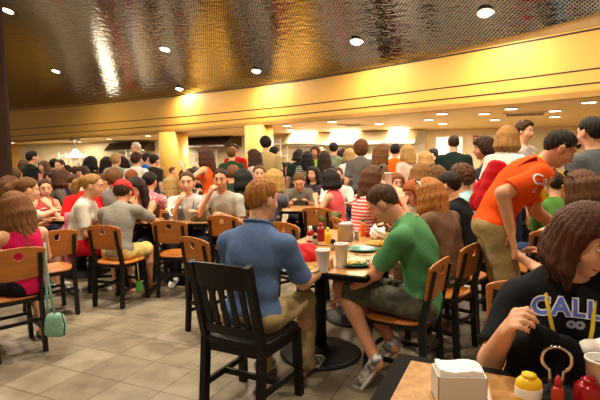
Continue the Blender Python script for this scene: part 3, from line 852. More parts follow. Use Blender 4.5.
def counter(label, pl, pr, i, dist, h, m, front=None):
    p1, d, n = wallframe(pl, i); p2, _, _ = wallframe(pr, i); p1 = p1 + n * dist; p2 = p2 + n * dist; L_ = np.linalg.norm(p2 - p1); c = (p1 + p2) / 2
    t = empty('serving_counter', (c[0], c[1], 0), math.atan2(d[1], d[0])); tag(t, label, 'counter', 'serving counters')
    mk('base_cabinet', lambda bm: bx(bm, (0, 0, h / 2 - .02), (L_, .7, h - .04), None, .01), front or M_cream, t)
    mk('worktop', lambda bm: bx(bm, (0, 0, h), (L_ + .06, .78, .04), None, .008), m, t)
    mk('sneeze_guard', lambda bm: (bx(bm, (0, .05, h + .42), (L_, .34, .02), None, .006), [beam(bm, (x, .05, h), (x, .05, h + .42), .03, .03) for x in (-L_ / 2 + .1, 0, L_ / 2 - .1)]), M_steel, t)
    return t
counter('long steel serving counter under the kitchen hood', 300, 421, 3, 2.2, .95, M_steel)
counter('steel serving counter between the yellow columns', 190, 243, 2, 2.0, .95, M_steel)
counter('steel serving counter left of the yellow column', 70, 155, 1, 2.0, .95, M_steel)
def shelf_unit(label, px, i, dist, w_, h, ns):
    p, d, n = wallframe(px, i); p = p + n * dist
    t = empty('storage_rack', (p[0], p[1], 0), math.atan2(d[1], d[0])); tag(t, label, 'rack', 'kitchen racks')
    for x in (-w_ / 2, w_ / 2):
        for y in (-.2, .2): mk('post', lambda bm: beam(bm, (x, y, 0), (x, y, h), .035, .035), M_white, t)
    for k in range(ns):
        z = h * (k + .6) / ns; mk('shelf', lambda bm: bx(bm, (0, 0, z), (w_, .44, .03), None, .006), M_white, t)
    return t, p, d
rk = []
rk.append(shelf_unit('white kitchen rack right of the right column', 284, 2, .6, .9, 2.2, 5))
rk.append(shelf_unit('white kitchen rack seen between the yellow columns', 212, 2, .6, 1.3, 1.9, 5))
rk.append(shelf_unit('white rack of trays under the pendant lamp', 82, 1, .6, 1.4, 1.9, 5))
rk.append(shelf_unit('white rack left of the left yellow column', 146, 1, .7, .8, 1.95, 5))
M_crock = mat('white_crockery', (238, 232, 220), .3)
n_ = 0
for t, p, d in rk:
    yw = t.rotation_euler[2]; h = 2.2 if n_ == 0 else 1.9
    for k in range(2, 5):
        for x in (-.35, 0., .35):
            z = (2.2 if t is rk[0][0] else 1.95 if t is rk[3][0] else 1.9) * (k + .6) / 5 + .016
            s_ = mk('plate_stack', lambda bm: [lathe(bm, [(.04, q * .014), (.11, q * .014 + .01), (.11, q * .014 + .013), (.04, q * .014 + .005)], 16) for q in range(6 + (k * 3 + int(x * 10)) % 8)], M_crock, None, True)
            if t is rk[0][0] or t is rk[3][0]: x *= .7
            s_.location = (p[0] + d[0] * x, p[1] + d[1] * x, z)
            tag(s_, 'stack of white plates on a rack in the kitchen', 'plates', 'plates on the kitchen racks')
    n_ += 1
# pendant lamp with a white glowing shade
pp = at(75, 150, 20.5)
t = empty('pendant_lamp', (pp[0], pp[1], 0)); tag(t, 'glowing white cone pendant lamp hanging at the far left', 'lamp')
mk('rod', lambda bm: tube(bm, [(0, 0, ZB), (0, 0, 1.95)], .012, 8), M_black, t); mk('canopy_plate', lambda bm: lathe(bm, [(.18, ZB - .05), (.22, ZB - .02), (.22, ZB - .002)], 20), M_black, t)
mk('lamp_shade', lambda bm: lathe(bm, [(.36, 1.62), (.30, 1.70), (.12, 1.86), (.06, 1.96), (.05, 1.96), (.1, 1.84), (.28, 1.68), (.34, 1.62)], 28), mat('shade_glow', (255, 246, 225), .5, emit=(255, 246, 222), es=1.8), t, True)
# small wall boxes
p, d, n = wallframe(475, 4); t = empty('fire_alarm', (p[0] + n[0] * .12, p[1] + n[1] * .12, 2.02), math.atan2(d[1], d[0])); tag(t, 'red fire alarm box on the cream back wall', 'alarm')
mk('alarm_body', lambda bm: bx(bm, (0, 0, 0), (.16, .08, .30), None, .015), M_red, t); mk('sounder', lambda bm: lathe(bm, [(.05, 0), (.055, .02), (.03, .03)], 14, (0, -.05, .05)), M_white, t)
p, d, n = wallframe(10.5, 0); t = empty('fire_alarm', (p[0] + n[0] * .12, p[1] + n[1] * .12, 1.93), math.atan2(d[1], d[0])); tag(t, 'dark red alarm box on the yellow wall by the pillar', 'alarm')
mk('alarm_body', lambda bm: bx(bm, (0, 0, 0), (.22, .08, .30), None, .015), M_red, t)
# light for the kitchen, from its own ceiling
for px, py, Yd, e in ((310, 140, 15.2, 120), (345, 140, 14.6, 120), (385, 140, 14.2, 120), (215, 140, 17., 110), (140, 140, 20., 110), (80, 140, 20.5, 130), (500, 140, 13., 50), (570, 140, 11.5, 50), (30, 140, 23., 130)):
    p = at(px, py, Yd); lamp(None, (p[0], p[1], ZB - .06), .5, e, (1., .86, .66))
pm = (o1 + o2) / 2 + nW * .7; lamp(None, (pm[0], pm[1], 2.3), .6, 70, (1., .9, .72))

# ------------------------------------------------------------------ chairs
def chair_proto():
    t = empty('dining_chair')
    # seat: rounded wooden pad
    v = Vol((-.24, -.24, .40), (.24, .24, .50), .009)
    v.cone((0, .02, .452), (0, .021, .452), .01, .01, 0)
    def seatf(X, Y, Z, D):
        w = .205 + .02 * np.clip((Y + .2) / .4, 0, 1)
        q = (np.abs(X / w) ** 3.2 + np.abs(Y / .215) ** 3.2) ** (1 / 3.2)
        top = .462 - .012 * np.exp(-((X / .13) ** 2 + ((Y + .02) / .13) ** 2))
        return np.maximum((q - 1) * .2, np.maximum(Z - top, .44 - Z)) + 0 * D
    v.field(seatf); mobj('seat', v.mesh('seat', 1), M_wood, t)
    # backrest: bent panel with a hole
    v = Vol((-.25, -.36, .56), (.25, -.12, .88), .007)
    def backf(X, Y, Z, D):
        yc = -.235 - .16 * (Z - .6) + .45 * X * X
        top = .845 + .012 * np.cos(X * 7) - .03 * np.abs(X / .21) ** 4; bot = .60 + .02 * np.abs(X / .21) ** 3
        d = np.maximum(np.maximum(np.abs(Y - yc) - .0095, np.abs(X) - (.205 - .02 * (.85 - Z) / .25)), np.maximum(Z - top, bot - Z))
        hole = np.sqrt(X ** 2 + ((Z - .785)) ** 2) - .029
        return np.maximum(d, -hole) + 0 * D
    v.field(backf); mobj('backrest', v.mesh('backrest', 1), M_wood, t)
    for s in (-1, 1):
        # rear leg runs up as the back post
        mk('leg', lambda bm: (beam(bm, (s * .165, -.225, 0), (s * .162, -.195, .45), .03, .045, (0, 1, 0)), beam(bm, (s * .162, -.195, .44), (s * .15, -.262, .80), .03, .04, (0, 1, 0))), M_black, t)
        mk('leg', lambda bm: beam(bm, (s * .185, .185, 0), (s * .165, .155, .44), .032, .036, (0, 1, 0)), M_black, t)
        mk('stretcher', lambda bm: beam(bm, (s * .166, -.213, .18), (s * .176, .172, .18), .018, .028), M_black, t)
    mk('stretcher', lambda bm: beam(bm, (-.174, .170, .22), (.174, .170, .22), .018, .026), M_black, t)
    mk('stretcher', lambda bm: beam(bm, (-.164, -.21, .26), (.164, -.21, .26), .018, .026), M_black, t)
    mk('seat_frame', lambda bm: [beam(bm, a_, b_, .026, .03) for a_, b_ in (((-.162, -.195, .425), (.162, -.195, .425)), ((-.165, .155, .425), (.165, .155, .425)), ((-.163, -.195, .425), (-.165, .155, .425)), ((.163, -.195, .425), (.165, .155, .425)))], M_black, t)
    return t
CH0 = chair_proto(); used = [0]
def chair(x, y, yaw, label, group='wooden backed dining chairs'):
    o = CH0 if not used[0] else copy_tree(CH0)
    used[0] = 1; o.location = (x, y, 0); o.rotation_euler = (0, 0, math.radians(yaw)); tag(o, label, 'chair', group); return o
chair(-2.30, 3.72, 46, 'wooden backed chair under the girl in the magenta top, hung with a mint purse')
chair(-1.90, 5.0, -16, 'wooden backed chair holding the man in the red cap')
chair(-1.36, 5.32, -8, 'empty wooden backed chair with round hole, pulled up to the left table')
chair(-.72, 4.15, -42, 'wooden backed chair half hidden behind the blue polo shirt, left side')
chair(-.82, 5.72, -18, 'wooden backed chair at the right end of the left table')
chair(.03, 5.0, -48, 'wooden backed chair just behind the head of the boy in blue')
chair(.68, 3.16, 56, 'wooden backed chair under the boy in the green shirt')
chair(1.10, 3.72, 47, 'wooden backed chair of the woman with the reddish ponytail')
chair(1.42, 4.22, 50, 'wooden backed chair of the person in the black top')
chair(1.72, 4.82, 50, 'wooden backed chair of the person in the pale blue shirt')
chair(2.2, 4.42, 2, 'wooden backed chair beneath the hand of the man in orange')
chair(.30, 6.5, -20, 'wooden backed chair draped with an olive jacket')
chair(-2.46, 4.62, 46, 'wooden backed chair behind the girl in magenta, white shirt girl side')
chair(-2.22, 5.55, -75, 'wooden backed chair of the woman with the pink jacket')
chair(.72, 7.0, 70, 'chair of the woman in the coral tank top')
chair(1.06, 1.98 + .2, 156, 'wooden backed chair behind the woman in the black shirt')
# black slatted chair
def slat_chair(x, y, yaw):
    t = empty('slatted_chair', (x, y, 0), math.radians(yaw)); tag(t, 'black wooden slat back chair under the boy in blue', 'chair')
    for s in (-1, 1):
        mk('leg', lambda bm: (beam(bm, (s * .20, -.235, 0), (s * .195, -.20, .46), .04, .05, (0, 1, 0)), beam(bm, (s * .195, -.20, .45), (s * .19, -.315, .93), .038, .046, (0, 1, 0))), M_blackw, t)
        mk('leg', lambda bm: beam(bm, (s * .215, .20, 0), (s * .205, .185, .44), .045, .045, (0, 1, 0)), M_blackw, t)
        mk('stretcher', lambda bm: beam(bm, (s * .198, -.225, .17), (s * .21, .195, .17), .022, .036), M_blackw, t)
    mk('stretcher', lambda bm: beam(bm, (-.205, -.02, .17), (.205, -.02, .17), .022, .036), M_blackw, t)
    v = Vol((-.25, -.25, .40), (.25, .26, .50), .01)
    def seatf(X, Y, Z, D):
        q = (np.abs(X / .235) ** 5 + np.abs(Y / .235) ** 5) ** .2
        top = .474 - .016 * (np.exp(-(((np.abs(X) - .09) / .08) ** 2 + ((Y + .02) / .15) ** 2)))
        return np.maximum((q - 1) * .23, np.maximum(Z - top, .432 - Z)) + 0 * D
    v.field(seatf); mobj('seat', v.mesh('seat', 1), M_blackw, t)
    for s in (-1, 1): mk('apron', lambda bm: beam(bm, (s * .198, -.2, .41), (s * .205, .185, .41), .024, .06), M_blackw, t)
    mk('apron', lambda bm: beam(bm, (-.2, -.2, .41), (.2, -.2, .41), .024, .06), M_blackw, t); mk('apron', lambda bm: beam(bm, (-.2, .185, .41), (.2, .185, .41), .024, .06), M_blackw, t)
    yb = lambda z: -.20 - .115 * (z - .45) / .48
    def rail(z0, z1, sag):
        def fn(bm):
            n = 10; rr = []
            for i in range(n + 1):
                x_ = -.192 + .384 * i / n; c = sag * (1 - (x_ / .192) ** 2)
                rr.append([bm.verts.new((x_, yb(z) - c + dy, z)) for z, dy in ((z0, -.012), (z1 + .012 * (1 - (x_ / .192) ** 2), -.012), (z1 + .012 * (1 - (x_ / .192) ** 2), .012), (z0, .012))])
            for A, B in zip(rr, rr[1:]):
                for k in range(4): bm.faces.new((A[k], A[(k + 1) % 4], B[(k + 1) % 4], B[k]))
            bm.faces.new(rr[0]); bm.faces.new(rr[-1][::-1])
        return fn
    mk('top_rail', rail(.79, .925, .03), M_blackw, t); mk('bottom_rail', rail(.50, .55, .02), M_blackw, t)
    for i in range(5):
        x_ = -.132 + .066 * i; c = 1 - (x_ / .192) ** 2
        mk('slat', lambda bm: beam(bm, (x_, yb(.53) - .02 * c, .53), (x_, yb(.80) - .03 * c, .80), .034, .012, (0, 1, 0)), M_blackw, t)
    return t
slat_chair(-.30, 2.86, -28)

# ------------------------------------------------------------------ tables
def table(a0, a1, b0, b1, label, legs=True, yaw=TYAW, c=None, inset=.045):
    w, d = a1 - a0, b1 - b0
    cc = uv((a0 + a1) / 2, (b0 + b1) / 2) if c is None else np.array([c[0], c[1], 0])
    t = empty('dining_table', cc, yaw); tag(t, label, 'table', 'square dining tables')
    mk('table_edge', lambda bm: bx(bm, (0, 0, .729), (w, d, .036), None, .008), M_edge, t)
    mk('tabletop', lambda bm: bx(bm, (0, 0, .7485), (w - 2 * inset, d - 2 * inset, .005), None, .002), M_lam, t)
    mk('pedestal', lambda bm: tube(bm, [(0, 0, .03), (0, 0, .70)], .045, 16), M_black, t, True)
    mk('base_plate', lambda bm: lathe(bm, [(.31, 0), (.315, .012), (.28, .03), (.08, .05), (.05, .07)], 36), M_black, t, True)
    mk('top_bracket', lambda bm: (bx(bm, (0, 0, .702), (w * .62, .05, .018)), bx(bm, (0, 0, .702), (.05, d * .62, .018))), M_black, t)
    return t
table(-1.85, -.85, 2.855, 3.775, 'speckled dining table in front of the boys in blue and green', inset=.022)
table(-1.85, -.85, 3.78, 4.70, 'speckled dining table pushed against the far end of the boys table', inset=.022)
table(-.406, .62, .86, 1.79, 'speckled table with thick black edge, bottom right corner', inset=.062)
table(0, 1.25, 0, .72, 'dining table of the two boys with drinks, left middle', c=(-1.38, 5.92), yaw=math.radians(-4))
table(0, .9, 0, .8, 'dining table at far left between the girls', c=(-2.9, 6.3), yaw=math.radians(-20))
table(0, .95, 0, .85, 'dining table at the centre back beside the coral tank top', c=(.02, 7.15), yaw=math.radians(-10))
table(0, .9, 0, .9, 'dining table behind the white shirt girl, half hidden', c=(-5.6, 8.6), yaw=math.radians(-20))
table(0, .9, 0, .9, 'dining table beyond the girl with the fringe', c=(1.7, 6.6), yaw=math.radians(-24))

# ------------------------------------------------------------------ people
DK = (38, 26, 20); BR = (84, 54, 30); LB = (128, 86, 46); BL = (186, 142, 78); RB = (150, 92, 40); BK = (22, 18, 17); GR = (190, 180, 166)
def W(px, py, Y): return ('w', px, py, Y)
A = person('boy in blue polo shirt seated from behind, holding a white cup', 263, 200, 2.98, 'sit', -24, ('short', (176, 112, 48)), ('polo', (92, 116, 158)), ('long', (190, 164, 118)), thick=1.08, lean=9, hp=8, hy=-24,
           drop=.04, armR=W(325, 268, 3.18), poleR=(-.1, -1, -1), curlR=.75, palmR=(-.75, .3, -.1), armL=(-.16, .44, .80), legR=(.16, .46, .09), legL=(-.10, .30, .09), skin='fair', hs=1.06, wide=1.02)
B = person('boy in green shirt eating at the table, dark shorts', 383, 204, 3.2, 'sit', 66, ('buzz', (82, 58, 36)), ('tee', (84, 142, 92)), ('shorts', (64, 62, 48), 'camo', (92, 90, 74)), lean=1, hunch=30, legs=1.16, kpole=(0, 1, .12), hp=42, hy=4,
           armR=W(387, 263, 3.26), curlR=.6, armL=W(342, 296, 3.2), poleL=(-.25, -.6, -1), palmL=(.3, .2, -1), legL=W(376, 361, 2.98), toeL=W(357, 389, 3.06), legR=W(394, 344, 3.15), toeR=W(380, 362, 3.3), skin='mid', hs=1.06, lanyard=(226, 190, 40))
C = person('standing man in orange shirt leaning over, sunglasses on head', 560, 149, 3.4, 'stand', -98, ('buzz', (40, 28, 20)), ('tee', (236, 84, 22)), ('shorts', (170, 146, 100)), thick=1.12, hem=-.02, hunch=6, lean=36, hp=34, hy=-6,
           armR=W(511, 233, 3.2), poleR=(.2, -.8, -.1), curlR=.12, palmR=(0, 0, -1), armL=(-.1, .55, .92), skin='mid', maxsc=1.2, hs=1.06, sung=(.06, .055, (20, 18, 18)), lanyard=(226, 190, 40), footwear='flop', shoes=(40, 28, 22))
D = person('woman in black lettered shirt with bobbed brown hair and yellow lanyard', 588, 240, 1.72, 'sit', 157, ('bob', (78, 42, 26), .12), ('tee', (22, 24, 27)), ('long', (40, 44, 60)), lean=10, hp=26, hy=40, fem=True, wide=1.04, thick=1.1, drop=.055, vol=.7,
           armR=W(507, 331, 1.58), poleR=(.35, -.2, -1), curlR=.75, palmR=(.5, .2, -.5), armL=W(640, 350, 1.62), skin='fair', hs=1.05, lanyard=(226, 190, 40), vox=.007)
E = person('girl in magenta tank top with long brown hair, seated at far left', 14, 209, 3.8, 'sit', 52, ('long', (126, 80, 40), .26), ('tank', (204, 24, 84)), ('brief', (28, 26, 30)), lean=12, hp=18, hy=12, fem=True, skin='fair', hs=1.1, footwear='flop', shoes=(120, 190, 90), legR=(.16, .16, .085))
G = person('man in red cap and grey shirt, seated from behind', 123, 193, 5.28, 'sit', -10, ('short', (66, 44, 28)), ('tee', (146, 144, 134)), ('shorts', (232, 214, 130)), lean=20, side=-5, hp=24, hy=10, cap=(206, 24, 26), skin='mid', hs=1.12, wide=1.08,
           armR=W(146, 214, 5.5), poleR=(1, -.1, -.6), footwear='flop', shoes=(70, 46, 30))
person('woman in pale grey shirt and red shorts with fair hair, in profile', 93, 186, 5.4, 'sit', -82, ('pony', (170, 124, 68), .12), ('tee', (208, 202, 190)), ('shorts', (196, 24, 36)), lean=16, hp=12, fem=True, hs=1.1, poleR=(.5, -.6, -1), footwear='flop', shoes=(180, 150, 110))
person('girl in white shirt reaching to the right, brown hair tied back', 28, 190, 5.2, 'sit', -48, ('pony', (112, 74, 40), .12), ('tee', (232, 226, 218)), ('shorts', (40, 44, 60)), lean=18, hp=10, fem=True, hs=1.12, armR=W(62, 211, 5.75))
person('girl in coral top facing right at the far left table', 45, 189, 6.9, 'sit', 218, ('pony', (80, 50, 30), .1), ('tank', (214, 82, 84)), ('long', (40, 44, 60)), lean=10, fem=True, hs=1.15)
person('man in red shirt reaching across the far left table', 75, 184, 6.6, 'sit', 62, ('short', (80, 50, 30)), ('tee', (206, 26, 30)), ('long', (40, 44, 60)), lean=34, hp=24, hs=1.12, armL=W(50, 206, 6.2))
person('girl with long dark hair looking down beside the red cap', 135, 189, 5.75, 'sit', 172, ('long', (46, 28, 20), .3), ('tank', (40, 36, 40)), ('long', (40, 44, 60)), lean=16, hp=22, fem=True, hs=1.15, armR='fold', armL='chin', skin='fair')
person('woman in white flowered blouse seen from behind, dark hair', 150, 182, 6.5, 'sit', -8, ('bun', (38, 26, 22)), ('tee', (238, 226, 222), 'spots', (220, 120, 130)), ('long', (40, 44, 60)), lean=8, fem=True, hs=1.12, wide=1.1)
person('small fair haired girl in brown top before the left column', 172, 184, 7.5, 'sit', 10, ('long', (190, 152, 92), .2), ('tee', (92, 66, 46)), ('long', (60, 50, 50)), fem=True, hs=1.15)
person('boy in white shirt with blue lanyard facing the camera behind a cup', 187, 183, 5.95, 'sit', 186, ('short', (100, 68, 40)), ('tee', (238, 232, 224)), ('long', (60, 62, 80)), lean=12, hp=2, hs=1.16, armR=W(178, 204, 5.8), armL=W(199, 214, 5.75), lanyard=(70, 110, 180), skin='fair')
person('boy in grey shirt facing the camera with hand at his chin', 221, 180, 5.9, 'sit', 176, ('short', (62, 42, 28)), ('tee', (186, 182, 170)), ('long', (60, 62, 80)), lean=12, hp=4, hs=1.14, armR=W(209, 195, 5.7), poleR=(.5, .2, -1), armL=W(226, 216, 5.7), skin='mid', curlR=.7)
person('standing woman in orange tank top with long brown hair', 204, 155, 7.5, 'stand', 75, ('long', (78, 46, 28), .22), ('tank', (226, 96, 40)), ('long', (50, 54, 80)), fem=True, armL=W(183, 167, 7.3), armR=(.1, .32, 1.15), hs=1.1, lanyard=(60, 130, 90))
person('man in dark green shirt standing, seen from behind', 232, 154.5, 9.4, 'stand', -5, ('short', (120, 78, 44)), ('tee', (44, 66, 44)), hs=1.1)
person('dark haired man in red shirt behind the dark green shirt', 234, 150, 10.8, 'stand', 160, ('short', (26, 20, 18)), ('tee', (196, 30, 40)), skin='tan', hs=1.1)
person('woman with long dark hair by the right column, pale grey top', 253, 157, 8.4, 'stand', 70, ('long', (60, 36, 24), .25), ('tee', (180, 172, 168)), fem=True, hs=1.1)
person('tall man in beige shirt with black curly hair, from behind', 265.5, 144, 8.9, 'stand', 12, ('curly', (22, 18, 16)), ('tee', (170, 148, 98)), ('long', (80, 70, 50)), hs=1.05, maxsc=1.15)
person('person in navy top right of the beige shirt', 274.5, 153, 9.4, 'stand', -30, ('short', (24, 18, 16)), ('tee', (26, 30, 48)), hs=1.1)
person('red faced child facing the camera before the beige shirt man', 259, 174, 7.9, 'sit', 190, ('short', (110, 74, 44)), ('tee', (196, 60, 50)), hs=1.2)
person('brown haired child seen from behind left of the boy in blue', 233.5, 174, 7.4, 'sit', -10, ('short', (126, 80, 46)), ('tee', (40, 58, 44)), hs=1.15)
person('dark haired girl in a dark top behind the hair of the boy in blue', 242, 180, 6.6, 'sit', 60, ('bob', (30, 22, 20), .1), ('tee', (44, 44, 44)), fem=True, hs=1.15)
person('woman with straight fair hair leaning on the centre table', 275, 180, 6.3, 'sit', -42, ('long', (196, 152, 84), .22), ('tee', (96, 92, 104)), ('shorts', (120, 80, 60)), lean=18, fem=True, hs=1.15, armR=W(291, 204, 6.8))
person('boy in grey shirt looking down at the centre table', 299, 182, 7.75, 'sit', 182, ('short', (118, 78, 44)), ('tee', (128, 124, 116)), lean=20, hp=34, hs=1.2)
person('woman in coral tank top with dark bobbed hair, from behind', 329.5, 180, 6.75, 'sit', 58, ('bob', (34, 24, 20), .08), ('tank', (238, 92, 96)), ('shorts', (60, 60, 70)), fem=True, lean=12, hs=1.15, armL=W(316, 200, 6.7))
person('boy in white shirt facing the camera right of the coral tank top', 337, 176, 7.6, 'sit', 176, ('short', (90, 58, 34)), ('tee', (236, 230, 222)), hs=1.15)
person('girl in purple patterned top at the centre back', 313, 174, 8.3, 'sit', 150, ('long', (30, 22, 20), .2), ('tee', (120, 84, 110), 'spots', (40, 30, 40)), fem=True, hs=1.1)
person('woman in red and white striped shirt with long brown hair, sipping', 374, 178, 5.3, 'sit', -72, ('long', (92, 56, 30), .26), ('tee', (240, 200, 190), 'stripe', (214, 60, 56)), ('shorts', (60, 60, 80)), fem=True, lean=14, hp=8, hs=1.12, armR=W(383, 183, 5.2), poleR=(1, .0, -1), curlR=.6, sung=(.03, .1, (90, 60, 40)))
person('girl with a fringe in red tank top facing the camera', 396, 183, 6.7, 'sit', 190, ('long', (150, 84, 42), .2), ('tank', (206, 44, 40)), fem=True, hs=1.18)
person('woman with white sunglasses and short fair brown hair, in profile', 422, 172.5, 6.4, 'sit', -70, ('bob', (142, 96, 48), .05), ('tee', (40, 50, 70)), fem=True, hs=1.15, sung=(.075, .0, (240, 240, 240)), armR=W(425, 186, 6.3), lean=14)
person('auburn haired girl in pale top behind the white glasses', 413, 193, 4.9, 'sit', 120, ('bob', (170, 88, 40), .08), ('tee', (210, 190, 170)), fem=True, hs=1.0, hp=20, armL='cup')
Rr = person('woman with reddish ponytail and white glasses on her head, brown top', 428, 194, 4.08, 'sit', 38, ('long', (178, 116, 52), .2), ('tee', (112, 84, 66)), ('skirt', (170, 172, 176), 'spots', (70, 74, 80)), fem=True, lean=20, hp=20, hs=1.08, wide=1.05, sung=(.02, .105, (244, 242, 238)), footwear='flop', shoes=(50, 36, 30))
person('dark haired person in black top seated on the right bench side', 448, 186, 4.62, 'sit', 50, ('short', (44, 28, 20)), ('tee', (28, 28, 32)), ('long', (40, 40, 50)), lean=16, hp=14, hs=1.12)
person('person in pale blue shirt with tousled brown hair', 460.5, 174, 5.05, 'sit', 48, ('curly', (92, 58, 32)), ('tee', (160, 208, 210)), ('long', (40, 44, 60)), lean=14, hs=1.1)
person('standing woman with dark curly hair in navy vest', 483, 149, 6.3, 'stand', 75, ('curly', (60, 38, 26)), ('tank', (38, 44, 62)), ('long', (40, 44, 60)), fem=True, skin='tan', hs=1.16)
person('standing woman with blond bob in white shirt', 508, 139, 5.55, 'stand', -50, ('bob', (172, 124, 66), .10), ('tee', (226, 218, 206)), ('long', (50, 54, 70)), fem=True, hs=1.12, maxsc=1.16)
person('man with curly brown hair behind the blond bob', 525.5, 131.5, 6.1, 'stand', -150, ('curly', (78, 50, 30)), ('tee', (200, 190, 180)), maxsc=1.16)
person('standing man in grey shirt with dark hair, right edge', 590, 133, 3.95, 'stand', 18, ('short', (36, 26, 20)), ('tee', (96, 98, 100)), ('long', (50, 52, 64)), maxsc=1.16, hs=1.05, wide=1.08)
person('girl with long brown hair and sunglasses on top, behind the black shirt', 579, 188, 3.1, 'sit', 35, ('long', (104, 66, 38), .25), ('tee', (214, 180, 60)), ('shorts', (120, 110, 90)), fem=True, lean=12, hp=8, sung=(.03, .10, (30, 26, 24)), hs=1.05)
person('seated person in green shirt behind the orange shirt, holding a white cup', 553, 184, 4.75, 'sit', 8, ('short', (50, 34, 24)), ('tee', (74, 120, 52)), ('long', (52, 70, 110)), lean=14, armL=W(543, 212, 4.9), curlL=.6)
person('person in yellow shirt behind the face of the man in orange', 553, 160, 5.6, 'stand', 170, ('short', (60, 40, 28)), ('tee', (232, 190, 40)), hs=1.0)
person('standing man in dark green shirt before the serving opening', 453.5, 143.5, 7.6, 'stand', -12, ('buzz', (60, 40, 26)), ('tee', (30, 44, 40)), ('long', (40, 40, 44)), hs=1.1, wide=1.05)
person('person in black cap at the far serving opening', 433, 154.5, 11., 'stand', 60, ('short', (24, 18, 16)), ('tee', (26, 26, 28)), cap=(28, 26, 26), hs=1.1)
person('standing woman with wavy brown hair in grey shirt, from behind', 361, 149, 8.0, 'stand', -6, ('curly', (112, 68, 36)), ('tee', (98, 94, 92)), ('long', (40, 44, 60)), fem=True, hs=1.15)
person('standing woman with long brown hair looking right', 383, 153, 7.35, 'stand', -78, ('long', (116, 76, 40), .28), ('tee', (110, 90, 70)), fem=True, hs=1.12)
person('man in bright orange shirt with black hair at the counter', 395.5, 151, 8.6, 'stand', -20, ('short', (26, 20, 16)), ('tee', (240, 104, 20)), hs=1.08)
person('standing woman in pink top with fair hair, from behind', 407.5, 152.5, 8., 'stand', 20, ('long', (190, 150, 84), .14), ('tee', (232, 202, 186)), ('long', (52, 60, 90)), fem=True, hs=1.08)
person('child with pale blond hair in pale pink, right of the pink top', 424.5, 160, 7.5, 'stand', 30, ('bob', (206, 160, 96), .06), ('tee', (230, 206, 196)), fem=True, hs=1.05, minsc=.6)
person('standing man in sage green shirt at the serving line, from behind', 333.5, 149, 9.6, 'stand', 0, ('short', (40, 28, 20)), ('tee', (128, 140, 112)), ('long', (60, 60, 60)), hs=1.1)
person('woman with long dark hair and dark dress left of the sage shirt', 324, 158, 9., 'stand', 10, ('long', (54, 36, 24), .4), ('tee', (40, 34, 32)), fem=True, hs=1.1)
person('woman in lime green top with brown hair at the serving line', 315, 152, 10.6, 'stand', 160, ('long', (70, 42, 26), .15), ('tee', (150, 190, 60)), fem=True, skin='tan', hs=1.1)
person('girl in striped top with black hair at the serving line', 307.5, 158, 9.5, 'stand', -10, ('long', (22, 18, 18), .2), ('tee', (160, 170, 160), 'stripe', (70, 70, 66)), fem=True, hs=1.1, minsc=.66)
person('person in dark shirt with dark hair, leftmost at the serving line', 299, 156, 10.4, 'stand', -20, ('bob', (36, 26, 22), .05), ('tee', (38, 48, 44)), hs=1.15)
person('woman in white shirt with fair hair right of the sage shirt', 349.5, 156, 9.4, 'stand', 8, ('bob', (196, 158, 96), .06), ('tee', (238, 234, 226)), ('long', (60, 74, 110)), fem=True, hs=1.1)
person('woman in burgundy far behind the sage shirt', 342, 154, 11.4, 'stand', -20, ('long', (44, 30, 24), .2), ('tee', (96, 34, 36)), fem=True, hs=1.1)
person('child in orange in front of the kitchen, far centre', 322, 150, 12.5, 'stand', 150, ('short', (60, 40, 28)), ('tee', (60, 66, 60)), hs=1.1)
# far left group
person('man in black shirt standing beside the brown pillar', 33, 158, 9.6, 'stand', -40, ('short', (30, 22, 18)), ('tee', (26, 30, 34)), ('long', (30, 30, 36)), hs=1.15)
person('woman with tousled brown hair far left behind the black shirt', 24, 166, 11., 'stand', 20, ('bob', (84, 60, 40), .1), ('tee', (180, 150, 80)), fem=True, hs=1.1, minsc=.6)
person('pale faced girl in pink right of the black shirt', 43.5, 167, 11., 'stand', 160, ('bob', (96, 66, 40), .08), ('tee', (230, 150, 140)), fem=True, hs=1.1, minsc=.6)
person('black haired boy left of the blue shirt child', 54, 165, 10.6, 'stand', 30, ('short', (22, 18, 16)), ('tee', (60, 50, 44)), hs=1.15, minsc=.6)
person('child in royal blue shirt at far left', 59.5, 166, 10.2, 'stand', 170, ('short', (70, 46, 28)), ('tee', (40, 56, 150)), hs=1.15, minsc=.6)
person('person with black hair and black shirt, far left middle', 91.5, 164, 9.9, 'stand', -30, ('bob', (22, 20, 20), .06), ('tee', (34, 40, 42)), hs=1.2, minsc=.6)
person('dark haired woman in pink beside the blond child', 107.5, 163, 10.8, 'stand', -40, ('long', (44, 26, 20), .2), ('tee', (208, 60, 90)), fem=True, hs=1.15, minsc=.6)
person('blond child in grey green shirt, from behind', 116, 160.5, 9.8, 'stand', 0, ('short', (196, 158, 96)), ('tee', (168, 176, 150)), hs=1.2, minsc=.6)
person('dark haired woman right of the blond child', 123, 162.5, 11., 'stand', 10, ('long', (50, 26, 20), .2), ('tee', (90, 40, 44)), fem=True, hs=1.15, minsc=.6)
person('white haired man standing at the counter, red face', 135.5, 148, 11., 'stand', 150, ('short', (226, 220, 210)), ('tee', (222, 214, 204)), hs=1.15)
person('person with brown hair in white shirt before the white haired man', 137, 160, 9.2, 'stand', -10, ('short', (74, 48, 30)), ('tee', (238, 234, 226)), hs=1.25, minsc=.6)
person('person in bright blue jacket left of the yellow column', 148, 159, 10.4, 'stand', -60, ('short', (60, 42, 28)), ('long', (40, 110, 200)), hs=1.1, minsc=.6)
person('person carrying a dark bag against the left yellow column', 155, 161, 9.8, 'stand', -30, ('short', (40, 30, 24)), ('tee', (46, 44, 40)), hs=1.1, minsc=.6)
